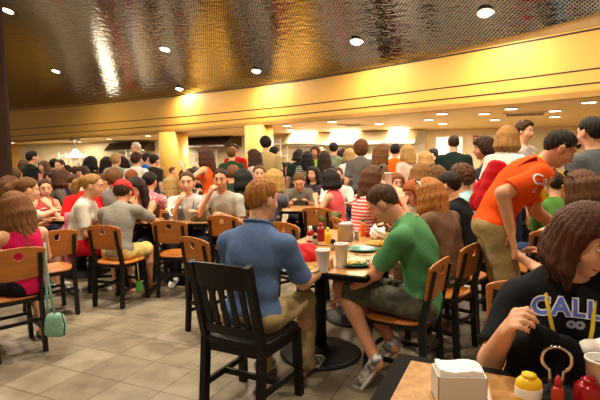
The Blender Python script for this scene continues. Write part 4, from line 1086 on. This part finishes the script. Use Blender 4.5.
# seated heads that fill the left middle distance
fill = [(15, 176, 8.4, 30, 'short', (120, 80, 48), (150, 120, 70), 'curly head in tan shirt beside the pillar base'), (63, 179, 7.8, -60, 'bob', (92, 60, 36), (110, 100, 90), 'brown bob in grey top behind the red shirt'),
        (52, 180, 8.6, 120, 'short', (54, 38, 26), (60, 54, 50), 'dark hair in brown top behind the coral girl'), (103, 182, 7.9, 140, 'short', (110, 66, 36), (214, 190, 80), 'brown haired person in yellow left of the red cap'),
        (114, 179, 7.0, 20, 'curly', (120, 80, 44), (120, 116, 110), 'sandy curly head just above the red cap'), (132, 178, 7.9, -10, 'short', (150, 84, 40), (190, 170, 150), 'ginger head above the dark haired girl'),
        (82, 174, 9., 160, 'bob', (70, 46, 30), (130, 60, 50), 'dark bob in brick top behind the fair profile'), (288, 168, 11., -140, 'short', (70, 46, 30), (80, 84, 96), 'brown head in slate top right of the column'),
        (11, 188, 6.0, -40, 'bob', (96, 60, 34), (238, 232, 226), 'brown bob in white top against the pillar'), (436, 176, 6.9, 40, 'bob', (110, 74, 42), (70, 70, 80), 'brown bob behind the white sunglasses'),
        (401, 166, 9., -60, 'short', (44, 30, 22), (60, 74, 100), 'dark head in denim shirt behind the fringe girl'), (354, 172, 9.1, 20, 'short', (60, 42, 30), (60, 60, 62), 'dark head in charcoal top behind the white shirt boy'),
        (596, 176, 4.2, 40, 'short', (34, 26, 22), (60, 54, 48), 'dark head at the right edge above the sunglasses')]
for x, y, Yd, yw, hk, hcol, tc, lb in fill:
    person('seated ' + lb, x, y, Yd, 'sit', yw, (hk, hcol, .1), ('tee', tc), fem=(hk == 'bob'), hs=1.15, minsc=.6, lean=12)
# the rest of the crowd: diners packed at the tables further back, seen between the heads and in the mirrored ceiling
rng = random.Random(11); taken = [o.location.copy() for o in COL.objects if o.type == 'EMPTY' and o.get('category') == 'person']
for o in COL.objects:
    if o.get('category') == 'table': taken.append(o.location.copy())
spots = []
for _ in range(6000):
    x = rng.uniform(-14.5, 5.0); fy = float(np.polyval(cf, x)); y = rng.uniform(8.2, fy + 2.2)
    if abs((x / y * 480) + 300 - 172) < 22 and y > fasY(172) - 1.5 or abs((x / y * 480) + 300 - 258) < 22 and y > fasY(258) - 1.5: continue
    if x / y * 480 < -300 or y > 21: continue
    if all((x - q.x) ** 2 + (y - q.y) ** 2 > .78 ** 2 for q in taken):
        taken.append(Vector((x, y, 0))); spots.append((x, y))
    if len(spots) >= 64: break
spots.sort(key=lambda p: p[0] / p[1])
tops = [('red', (196, 26, 36)), ('black', (26, 26, 30)), ('white', (238, 232, 224)), ('navy', (34, 44, 90)), ('pink', (232, 130, 150)), ('charcoal', (50, 48, 50)), ('brown', (84, 56, 40)), ('light blue', (140, 180, 206)), ('crimson', (160, 20, 50)), ('dark green', (40, 66, 44)), ('grey', (130, 128, 122)), ('black striped', (40, 40, 44))]
hairs = [('short', (36, 26, 20), 'dark hair'), ('bob', (160, 112, 60), 'fair hair'), ('curly', (84, 54, 32), 'curly brown hair'), ('bob', (50, 32, 24), 'a dark bob'), ('short', (116, 74, 42), 'brown hair')]
for i, (x, y) in enumerate(spots):
    cn, tc = tops[(i * 7) % 12]; hk, hcl, hn = hairs[(i * 3) % 5]
    q = R_.T @ (np.array([x, y, rng.uniform(1.08, 1.2)]) - CAM); px_, py_ = 300 + F * q[0] / -q[2], 200 - F * q[1] / -q[2]
    side_ = 'by the pillar' if px_ < 80 else 'left of the columns' if px_ < 158 else 'between the columns' if px_ < 258 else 'before the long hood' if px_ < 425 else 'right of the hood'
    person('%d%s distant diner from the left, %s top, %s, %s' % (i + 1, {1: 'st', 2: 'nd', 3: 'rd'}.get((i + 1) % 10 if (i + 1) // 10 != 1 else 0, 'th'), cn, hn, side_), px_, py_, y, 'sit', rng.choice([0, 40, -40, 90, -90, 150, 180, 200]) + rng.uniform(-15, 15), (hk, hcl, .08), ('tee', tc), vox=.021, hs=1.12, minsc=.6, lean=10)
chairs_ = [o for o in COL.objects if o.get('category') == 'chair']
for loc, yw, lb in SEATED:
    if all((o.location.x - loc[0]) ** 2 + (o.location.y - loc[1]) ** 2 > .42 ** 2 for o in chairs_):
        short = ' '.join(lb.replace('seated ', '').split()[:10]).rstrip(',')
        chairs_.append(chair(loc[0], loc[1], yw, 'wooden chair under the ' + short))
print('people done', time.time() - T0, len(COL.objects))
# ------------------------------------------------------------------ things on the tables
ZS = .7512
def place(t, px, py, z=ZS, yaw=0.):
    p = atz(px, py, z); t.location = p; t.rotation_euler = (0, 0, yaw); return t
def cup(label, px, py, r=.043, h=.14, group='white foam cups', loc=None, lid=False):
    t = empty('foam_cup'); tag(t, label, 'cup', group)
    mk('cup_body', lambda bm: lathe(bm, [(.001, 0), (r * .70, 0), (r * .72, .006), (r * .97, h - .008), (r * 1.02, h - .008), (r * 1.03, h - .002), (r * .98, h), (r * .93, h - .004), (r * .66, .01), (.001, .01)], 28), M_white, t, True)
    mk('drink', lambda bm: lathe(bm, [(.001, h * .8), (r * .88, h * .8), (r * .87, h * .8 - .01), (.001, h * .8 - .01)], 24), mat('cola', (70, 36, 18), .1), t)
    if loc is None: place(t, px, py)
    else: t.location = loc
    return t
cup('white foam cup in the hand of the boy in blue', 323, 272, .048, .15)
cup('white foam cup standing alone in the middle of the boys table', 341.5, 267, .05, .165)
cup('white foam cup before the boy with the blue lanyard', 191, 216, .045, .12)
cup('white foam cup on the table beside the coral tank top', 307, 200, .05, .13)
cup('white foam cup raised to the mouth of the striped shirt woman', 0, 0, .045, .15, loc=at(388.5, 184, 5.1) - np.array([0, 0, .03]))
cup('white paper cup held behind the man in orange', 0, 0,   .062, .2, loc=at(553, 219, 4.95))
cup('white cup at the bottom right corner on the speckled table', 0, 0, .045, .13, loc=np.array([*at(600, 390, 1.42)[:2], ZS]))
def mound(name, c, rx, ry, rz, m, parent, sd=0, h=.004):
    v = Vol((c[0] - rx - .02, c[1] - ry - .02, c[2] - .01), (c[0] + rx + .02, c[1] + ry + .02, c[2] + rz + .02), h)
    v.ell(c, (rx, ry, rz), None, .005)
    v.field(lambda X, Y, Z, D: np.maximum(D + .005 * np.sin(X * 210 + sd) * np.sin(Y * 190 + sd) + .003 * np.sin(X * 420 + Z * 300), c[2] - .002 - Z)); return mobj(name, v.mesh(name, 1), m, parent)
def plate(label, px, py, m, food=(), r=.125, group='dinner plates'):
    t = empty('dinner_plate'); tag(t, label, 'plate', group)
    mk('plate_rim', lambda bm: lathe(bm, [(.001, 0), (r * .62, 0), (r * .7, .006), (r, .018), (r * 1.0, .022), (r * .7, .011), (r * .6, .007), (.001, .006)], 36), m, t, True)
    place(t, px, py)
    for k, (nm, x, y, rx, ry, rz, fm) in enumerate(food):
        f = mound(nm, (x, y, .009), rx, ry, rz, fm, None, k * 1.7); f.location = t.location
        tag(f, {'scrambled_egg': 'yellow food', 'mashed_potato': 'pale creamy food', 'bread_roll': 'golden bread'}[nm] + ' heaped on the ' + label, 'food')
    return t
M_egg = mat('egg_yellow', (236, 190, 60), .6, var=.25, vscale=60); M_mash = mat('pale_food', (240, 226, 180), .6, var=.15, vscale=50); M_bread = mat('bread', (214, 158, 70), .7, var=.3, vscale=40)
M_dplate = mat('dark_green_plate', (28, 84, 66), .25)
plate('dark green plate before the boy in green', 354, 265, M_dplate, [('scrambled_egg', -.045, .0, .05, .045, .022, M_egg), ('mashed_potato', .035, .025, .058, .05, .034, M_mash)], .13)
plate('empty teal plate beyond the boy in green', 363, 250.5, M_teal, [], .12)
plate('dark green plate before the boy in blue', 301, 272, M_dplate, [('bread_roll', -.05, .0, .055, .04, .03, M_bread), ('scrambled_egg', .05, .02, .05, .045, .026, M_egg)], .13)
plate('yellow plate of bread under the white crumpled napkin', 378, 245, mat('yellow_plate', (228, 186, 70), .3), [('bread_roll', -.02, .0, .075, .06, .03, M_bread)], .10)
plate('pale plate before the boy in grey shirt', 212, 217, M_white, [('mashed_potato', 0, 0, .07, .05, .02, M_mash)], .12)
plate('dark plate on the table beside the coral tank top', 313, 203.5, mat('dark_plate', (50, 46, 44), .3), [], .12)
plate('white plate on the far left table', 56, 214, M_white, [], .11)
def bottle(label, px, py, body, capm, r=.03, h=.13, squash=1., cat='bottle', name='sauce_bottle', lab=None, loc=None, group='sauce bottles', caph=.035):
    t = empty(name); tag(t, label, cat, group)
    mk('bottle_body', lambda bm: lathe(bm, [(.001, 0), (r * .95, 0), (r, .006), (r * 1., h * .62), (r * .93, h * .78), (r * .5, h), (.001, h)], 24, (0, 0, 0), 1, squash), body, t, True)
    mk('bottle_cap', lambda bm: lathe(bm, [(.001, h - .004), (r * .56, h - .004), (r * .52, h + caph * .5), (r * .25, h + caph), (.001, h + caph)], 18), capm, t, True)
    if lab: mk('paper_label', lambda bm: lathe(bm, [(r * 1.01, h * .16), (r * 1.02, h * .18), (r * 1.02, h * .52), (r * 1.01, h * .54)], 24, (0, 0, 0), 1, squash), lab, t, True)
    if loc is None: place(t, px, py)
    else: t.location = loc
    return t
bottle('red ketchup bottle with red cap on the boys table', 321, 241, M_dred, M_red, .035, .135)
bottle('red ketchup bottle with white label, left edge of the boys table', 310.5, 242, M_dred, M_white, .034, .11, lab=M_white)
bottle('yellow mustard bottle beside the ketchup on the boys table', 328, 243.5, M_yel, M_yel, .028, .11)
bottle('orange sauce bottle with green cap behind the boys cups', 363, 236, mat('orange_sauce', (226, 110, 26), .3), mat('green_cap', (60, 120, 50), .4), .026, .14)
bottle('short red sauce bottle behind the steel napkin dispenser', 368, 237, M_dred, M_red, .024, .06)
bottle('jar with yellow lid beside the dispenser on the left table', 167, 221, mat('dark_glass', (70, 60, 50), .1), M_yel, .034, .12)
bottle('red ketchup bottle beside the brown caddy on the left table', 160.5, 217, M_dred, M_red, .03, .12)
def shaker(label, px, py, capm, loc=None):
    t = empty('shaker'); tag(t, label, 'shaker', 'salt and pepper shakers')
    mk('shaker_glass', lambda bm: lathe(bm, [(.001, 0), (.022, 0), (.024, .01), (.019, .06), (.001, .06)], 12), mat('shaker_glass', (150, 136, 116), .08), t, True)
    mk('shaker_cap', lambda bm: lathe(bm, [(.001, .058), (.021, .058), (.021, .078), (.014, .09), (.001, .092)], 16), capm, t, True); place(t, px, py); return t
shaker('black capped shaker in front of the mustard bottle', 333, 250, M_black); shaker('black capped shaker in front of the red ketchup bottles', 315, 245, M_black)
shaker('steel capped shaker right of the steel napkin dispenser', 356.5, 240, M_steel); shaker('steel capped shaker on the left table', 172, 222.5, M_steel)
def dispenser(label, px, py, w=.11, d=.09, h=.15, yaw=TYAW, loc=None, bm_=None):
    t = empty('napkin_dispenser'); tag(t, label, 'dispenser', 'napkin dispensers')
    def shell(bm):
        for c, s in (((0, 0, .006), (w, d, .012)), ((-w / 2 + .003, 0, h / 2), (.006, d, h)), ((w / 2 - .003, 0, h / 2), (.006, d, h)), ((0, -d / 2 + .003, h / 2), (w, .006, h)), ((0, d / 2 - .003, h / 2), (w, .006, h))): bx(bm, c, s, None, .0015)
    mk('dispenser_box', shell, bm_ or M_steel, t)
    v = Vol((-w / 2, -d / 2, h - .03), (w / 2, d / 2, h + .04), .004)
    v.field(lambda X, Y, Z, D: np.maximum(np.maximum(np.abs(X) - w / 2 + .008, np.abs(Y) - d / 2 + .008), np.maximum(Z - h - .016 - .006 * np.sin(X * 46) - .004 * np.sin(Y * 70 + X * 30) - .05 * np.abs(X) * (X < 0), h - .03 - Z)) + 0 * D)
    mobj('napkin_stack', v.mesh('napkin_stack', 1), M_paper, t)
    if loc is None: place(t, px, py, ZS, yaw)
    else: t.location = loc; t.rotation_euler = (0, 0, yaw)
    return t
dispenser('steel napkin dispenser in the middle of the boys table', 345.5, 241, .12, .09, .15)
dispenser('steel napkin dispenser on the left table of the two boys', 177, 220.5, .11, .09, .15)
dispenser('steel napkin dispenser on the centre back table', 299.5, 203, .12, .1, .16)
dispenser('napkin dispenser heaped with white napkins, bottom foreground', 0, 0, .145, .10, .095, math.radians(-4), loc=np.array([*at(458.5, 385, 1.42)[:2], ZS]), bm_=mat('frosted_plastic', (206, 200, 190), .4))
# brown condiment caddy on the left table
t = empty('condiment_caddy'); tag(t, 'dark brown upright caddy on the left table', 'caddy'); place(t, 154, 217.5, ZS, TYAW)
mk('caddy_box', lambda bm: [bx(bm, c, s, None, .003) for c, s in (((0, 0, .01), (.12, .1, .02)), ((-.055, 0, .09), (.01, .1, .16)), ((.055, 0, .09), (.01, .1, .16)), ((0, -.045, .08), (.12, .01, .14)), ((0, .045, .09), (.12, .01, .16)))], mat('caddy_brown', (70, 34, 22), .4), t)
mk('menu_card', lambda bm: bx(bm, (.02, 0, .1), (.05, .06, .17), None, .002), mat('menu_maroon', (120, 30, 30), .5), t)
# caps lying on tables
def tablecap(label, px, py, col, s=1., yaw=0.):
    t = empty('baseball_cap'); tag(t, label, 'cap'); m = mat('cap_%d_%d_%d' % col, col, .85, bump=.3, bscale=30)
    v = Vol((-.13 * s, -.13 * s, -.01), (.13 * s, .13 * s, .15 * s), .006)
    v.ell((0, 0, .0), (.095 * s, .105 * s, .115 * s), None, .01); v.ell((.05 * s, .02, .04), (.05 * s, .06 * s, .055 * s), None, .03); v.plane((0, 0, 0.002), (0, 0, -1))
    v.field(lambda X, Y, Z, D: D + .007 * np.sin(X * 55 + Z * 30) * np.sin(Y * 48 - Z * 20)); mobj('crown', v.mesh('crown', 1), m, t)
    v = Vol((-.12 * s, .05, -.01), (.12 * s, .22 * s, .05), .005); v.ell((0, .115 * s, .014), (.085 * s, .085 * s, .009), None, .004); mobj('brim', v.mesh('brim', 1), m, t)
    place(t, px, py, ZS, yaw); return t
tablecap('crumpled red baseball cap on the boys table', 305.5, 259, (204, 24, 34), 1.05, math.radians(70))
tablecap('olive cap lying on the left table before the boy in grey', 199, 220.5, (104, 100, 70), .95, math.radians(-80))
# crumpled white napkin
v = Vol((-.09, -.07, 0), (.09, .07, .15), .006); v.ell((-.03, 0, .055), (.045, .04, .065), None, .02); v.ell((.035, 0, .05), (.04, .035, .055), None, .02)
v.field(lambda X, Y, Z, D: D + .012 * np.sin(X * 80 + Z * 60) * np.sin(Z * 70 - Y * 60)); v.plane((0, 0, .004), (0, 0, -1))
o = mobj('paper_napkin', v.mesh('paper_napkin', 1), M_paper); tag(o, 'crumpled white napkin standing past the boy in green', 'napkin'); o.location = atz(380, 241, ZS + .001) + np.array([0, .12, 0])
# fork in the hand of the boy in green
hw = B['world'](B['WR']['R']); fp = np.array([*atz(360, 262, ZS)[:2], ZS + .045]); t0_ = hw + (fp - hw) * .25
t = empty('fork', (0, 0, 0)); tag(t, 'steel fork in the hand of the boy in green', 'fork')
mk('handle', lambda bm: tube(bm, [t0_ + np.array([0, 0, .012]), t0_ + (fp - t0_) * .5 + np.array([0, 0, .02]), fp], .004, 8), M_chrome, t, True)
for k in range(4):
    dd = (fp - t0_) / np.linalg.norm(fp - t0_); sd = np.cross(dd, [0, 0, 1.])
    mk('tine', lambda bm: tube(bm, [fp + sd * 0, fp + dd * .012 + sd * (k - 1.5) * .006, fp + dd * .05 + sd * (k - 1.5) * .006], .0014, 6), M_chrome, t, True)
# wristbands of the boy in blue
wr = A['WR']['R']; el = A['EL']['R']; dn = (wr - el) / np.linalg.norm(wr - el)
def ring(bm, f, r, rad, flat=1.):
    c = el + (wr - el) * f; s = np.cross(dn, [0, 0, 1.]); s /= np.linalg.norm(s); n = np.cross(s, dn)
    tube(bm, [c + s * r * math.cos(a) + n * r * math.sin(a) for a in np.linspace(0, 2 * math.pi, 20, endpoint=False)], rad, 8, flat, True)
mk('watch_strap', lambda bm: ring(bm, .97, .031, .009), mat('purple_band', (60, 44, 90), .5), A['root'], True)
mk('bracelet', lambda bm: ring(bm, .88, .034, .007), M_white, A['root'], True)
# ------------------------------------------------------------------ foreground condiments
cc = np.array([*at(556, 380, 1.45)[:2], ZS])
t = empty('condiment_rack', cc, TYAW); tag(t, 'chrome wire condiment rack with round loop handle, foreground', 'rack')
mk('tray', lambda bm: (lathe(bm, [(.001, 0), (.085, 0), (.09, .012), (.086, .012), (.08, .005), (.001, .005)], 28)), M_black, t, True)
def loop(bm):
    R = .041; zc = .112; g = math.radians(30)
    pts = [(-.017, 0, .005), (-.017, 0, .05)] + [(R * math.cos(a), 0, zc + R * math.sin(a)) for a in np.linspace(math.radians(-90) - g, math.radians(-90) + g - 2 * math.pi, 30)] + [(.017, 0, .05), (.017, 0, .005)]
    tube(bm, pts, .0052, 10)
mk('loop_handle', loop, M_chrome, t, True)
bottle('yellow mustard bottle with rounded top, foreground', 0, 0, M_yel, M_yel, .040, .078, .8, loc=cc + np.array([-.10, -.03, 0]), lab=M_white, caph=.008)
bottle('small bottle with red cap beside the foreground mustard', 0, 0, mat('pepper_sauce', (170, 40, 18), .2), M_red, .018, .06, loc=cc + np.array([-.035, -.075, .006]), caph=.03)
bottle('dark red lidded bottle right of the chrome loop', 0, 0, M_dred, M_dred, .040, .07, loc=cc + np.array([.068, -.055, 0]), caph=.012)
# ------------------------------------------------------------------ bags and loose clothes
def cloth_blob(name, label, cat, chain, m, h=.008, k=.04, fold=.008, extra=None):
    P = np.array([c[0] for c in chain] + [c[1] for c in chain]); R = max(max(c[2], c[3]) for c in chain)
    v = Vol(P.min(0) - R - .02, P.max(0) + R + .02, h)
    for a, b, ra, rb in chain: v.cone(a, b, ra, rb, k)
    v.field(lambda X, Y, Z, D: D + fold * (np.sin(X * 42 + Z * 25) + .7 * np.sin(Y * 50 - Z * 33 + X * 20)))
    o = mobj(name, v.mesh(name, 2), m); tag(o, label, cat); return o
Bk = cloth((24, 24, 27))
cloth_blob('jacket', 'black jacket held up by the woman in the lettered shirt', 'jacket',
           [(at(527, 322, 1.55), at(545, 338, 1.60), .018, .026), (at(536, 330, 1.58), at(566, 350, 1.63), .022, .034), (at(566, 350, 1.63), at(612, 378, 1.6), .034, .045), (at(524, 345, 1.66), at(522, 372, 1.70), .05, .06), (at(550, 350, 1.66), at(560, 384, 1.68), .05, .07), (at(590, 372, 1.62), at(588, 392, 1.64), .05, .06)], Bk, .007, .04, .004)
o = cloth_blob('paper_bag', 'white paper bag in the arms of the woman in the lettered shirt', 'bag', [(at(592, 348, 1.60), at(622, 350, 1.60), .035, .045), (at(600, 358, 1.60), at(630, 362, 1.60), .03, .04)], M_paper, .006, .03, .006)
# red backpack of the man in orange
wC = C['world']; t = empty('backpack', (0, 0, 0)); tag(t, 'red backpack on the back of the man in orange', 'backpack')
ba, bb = at(498, 168, 3.62), at(485, 204, 3.62)
v = Vol(np.minimum(ba, bb) - .25, np.maximum(ba, bb) + .25, .011); v.cone(ba, bb, .065, .085, .03); v.cone(ba + np.array([.02, .12, 0]), bb + np.array([.02, .14, 0]), .06, .085, .05)
v.field(lambda X, Y, Z, D: D + .006 * np.sin(X * 40 + Z * 22) * np.sin(Y * 36 + Z * 30)); mobj('pack_body', v.mesh('pack_body', 2), cloth((176, 20, 30)), t)
for s in (-1, 1):
    f = lambda x, y, z: wC(C['nb'] + C['Tm'] @ np.array([x, y, z]))
    mk('shoulder_strap', lambda bm: tube(bm, [f(s * .10, -.13, -.10), f(s * .105, -.10, -.02), f(s * .11, -.075, .02)], .018, 8, .4), cloth((140, 16, 26)), t, True)
# mint purse on the left chair
t = empty('purse', (0, 0, 0)); tag(t, 'mint green purse hanging by its strap from the left chair', 'purse')
q = at(55.5, 325, 3.62); v = Vol(q - .16, q + .16, .006); v.field(lambda X, Y, Z, D: ((np.abs((X - q[0]) / (.078 - .12 * (Z - q[2]))) ** 4 + np.abs((Y - q[1]) / .045) ** 2.5 + np.abs((Z - q[2]) / .095) ** 4) ** .25 - 1) * .05 + 0 * D)
M_mint = mat('mint_fabric', (140, 190, 172), .8, bump=.4, bscale=90, var=.3, vscale=50); mobj('purse_body', v.mesh('purse_body', 1), M_mint, t)
mk('strap', lambda bm: tube(bm, [at(44.5, 242.5, 3.70), at(46, 262, 3.66), at(49, 285, 3.63), at(54.5, 313.5, 3.60)], .010, 8, .35), M_mint, t, True)
mk('strap', lambda bm: tube(bm, [at(44.5, 242.5, 3.72), at(45, 268, 3.70), at(46.5, 292, 3.68), at(48, 312, 3.64)], .010, 8, .35), M_mint, t, True)
mk('zipper', lambda bm: tube(bm, [at(61, 312, 3.60), at(65, 325, 3.58), at(64, 335, 3.60)], .005, 8), M_black, t, True)
cloth_blob('jacket', 'pale pink jacket hanging on the chair of the fair haired woman', 'jacket', [(at(70, 216, 5.42), at(67, 240, 5.40), .05, .08), (at(67, 240, 5.40), at(69, 264, 5.40), .08, .07)], cloth((226, 140, 160)), .011, .05, .008)
jx = cloth_blob('jacket', 'olive jacket draped over a chair back in the middle distance', 'jacket', [(at(320, 214, 6.30), at(338, 215, 6.24), .05, .05), (at(322, 218, 6.28), at(322, 229, 6.28), .06, .06), (at(335, 218, 6.24), at(336, 230, 6.24), .06, .06)], cloth((112, 106, 66)), .012, .05, .008)
# ------------------------------------------------------------------ lettering
def lettering(name, text, info, org, size, run, up, proj, m, off, offset=0., arc=0., spacing=1., sub=2, shear=0.):
    cu = bpy.data.curves.new('txt', 'FONT'); cu.body = text; cu.size = size; cu.align_x = 'CENTER'; cu.align_y = 'CENTER'; cu.space_character = spacing; cu.offset = offset; cu.shear = shear
    to = bpy.data.objects.new('txt', cu); COL.objects.link(to); bpy.context.view_layer.update()
    me = bpy.data.meshes.new_from_object(to.evaluated_get(bpy.context.evaluated_depsgraph_get()))
    bpy.data.objects.remove(to); bpy.data.curves.remove(cu)
    bm = bmesh.new(); bm.from_mesh(me); bpy.data.meshes.remove(me); bmesh.ops.triangulate(bm, faces=bm.faces)
    for _ in range(sub): bmesh.ops.subdivide_edges(bm, edges=[e for e in bm.edges if e.calc_length() > size * .08], cuts=1)
    bmesh.ops.triangulate(bm, faces=bm.faces)
    sm = info['shirt'].data; tree = BVHTree.FromPolygons([v.co[:] for v in sm.vertices], [p.vertices[:] for p in sm.polygons])
    run, up, proj = Vector(run).normalized(), Vector(up).normalized(), Vector(proj).normalized()
    for v in bm.verts:
        y = v.co.y - arc * v.co.x * v.co.x
        p = Vector(org) + run * v.co.x + up * y - proj * .6
        hit = tree.ray_cast(p, proj, 1.5)
        v.co = (hit[0] - proj * off) if hit[0] is not None else p + proj * .6
    return bobj(name, bm, m, info['root'])
M_lblue = mat('print_blue', (92, 110, 206), .7); M_lwhite = mat('print_white', (240, 240, 240), .7)
o_ = D['Rz'].T @ (at(576, 322, 1.56) - D['loc'])
zt_ = float(o_[2]); xc = float(o_[0])
lettering('shirt_lettering', 'CALLI', D, (xc, 0, zt_), .086, (-1, 0, 0), (0, 0, 1), (0, -1, 0), M_lwhite, .0035, .0072, 1.1, 1.15)
lettering('shirt_lettering', 'CALLI', D, (xc, 0, zt_), .086, (-1, 0, 0), (0, 0, 1), (0, -1, 0), M_lblue, .0055, .0028, 1.1, 1.15)
lettering('shirt_emblem', 'OO', D, (xc - .02, 0, zt_ - .062), .034, (-1, 0, 0), (0, 0, 1), (0, -1, 0), mat('print_grey', (150, 156, 170), .7), .0045, .004)
o_ = C['Rz'].T @ (at(539, 180, 3.2) - C['loc']); Mt = rot('X', -12); pj = Mt @ np.array([-.93, -.36, 0]); rn = Mt @ np.array([-.36, .93, 0]); upv = Mt @ np.array([0, 0, 1.])
for tx, dz, sz, sp in (('Call', 0, .10, 1.), ('CO', -.075, .045, 2.4)):
    lettering('shirt_lettering', tx, C, np.array(o_) + upv * dz, sz, rn, upv, pj, M_lwhite, .006, .0005, 0., sp, 1)

t = empty('badge'); tag(t, 'green name badge hanging on a cord beside the yellow shorts', 'badge')
mk('badge_card', lambda bm: bx(bm, at(139, 286, 4.95), (.07, .012, .10), None, .003), mat('badge_green', (90, 170, 70), .5), t)
mk('cord', lambda bm: tube(bm, [at(136.5, 258, 4.98), at(138, 270, 4.96), at(139, 281, 4.95)], .005, 6), mat('cord_yellow', (226, 190, 40), .6), t, True)
# ------------------------------------------------------------------ render look
w = bpy.data.worlds.new('hall_air'); scn.world = w; w.use_nodes = True
w.node_tree.nodes['Background'].inputs[0].default_value = (1., .78, .52, 1); w.node_tree.nodes['Background'].inputs[1].default_value = .3
scn.view_settings.view_transform = 'Standard'; scn.view_settings.look = 'None'; scn.view_settings.gamma = 1; scn.view_settings.exposure = .32
scn.view_settings.use_curve_mapping = False
try:
    scn.cycles.use_denoising = True; scn.cycles.denoiser = 'OPENIMAGEDENOISE'; scn.cycles.caustics_reflective = False; scn.cycles.caustics_refractive = False
    scn.cycles.max_bounces = 8; scn.cycles.sample_clamp_indirect = 6
except Exception as ex: print(ex)
print('script done', time.time() - T0)
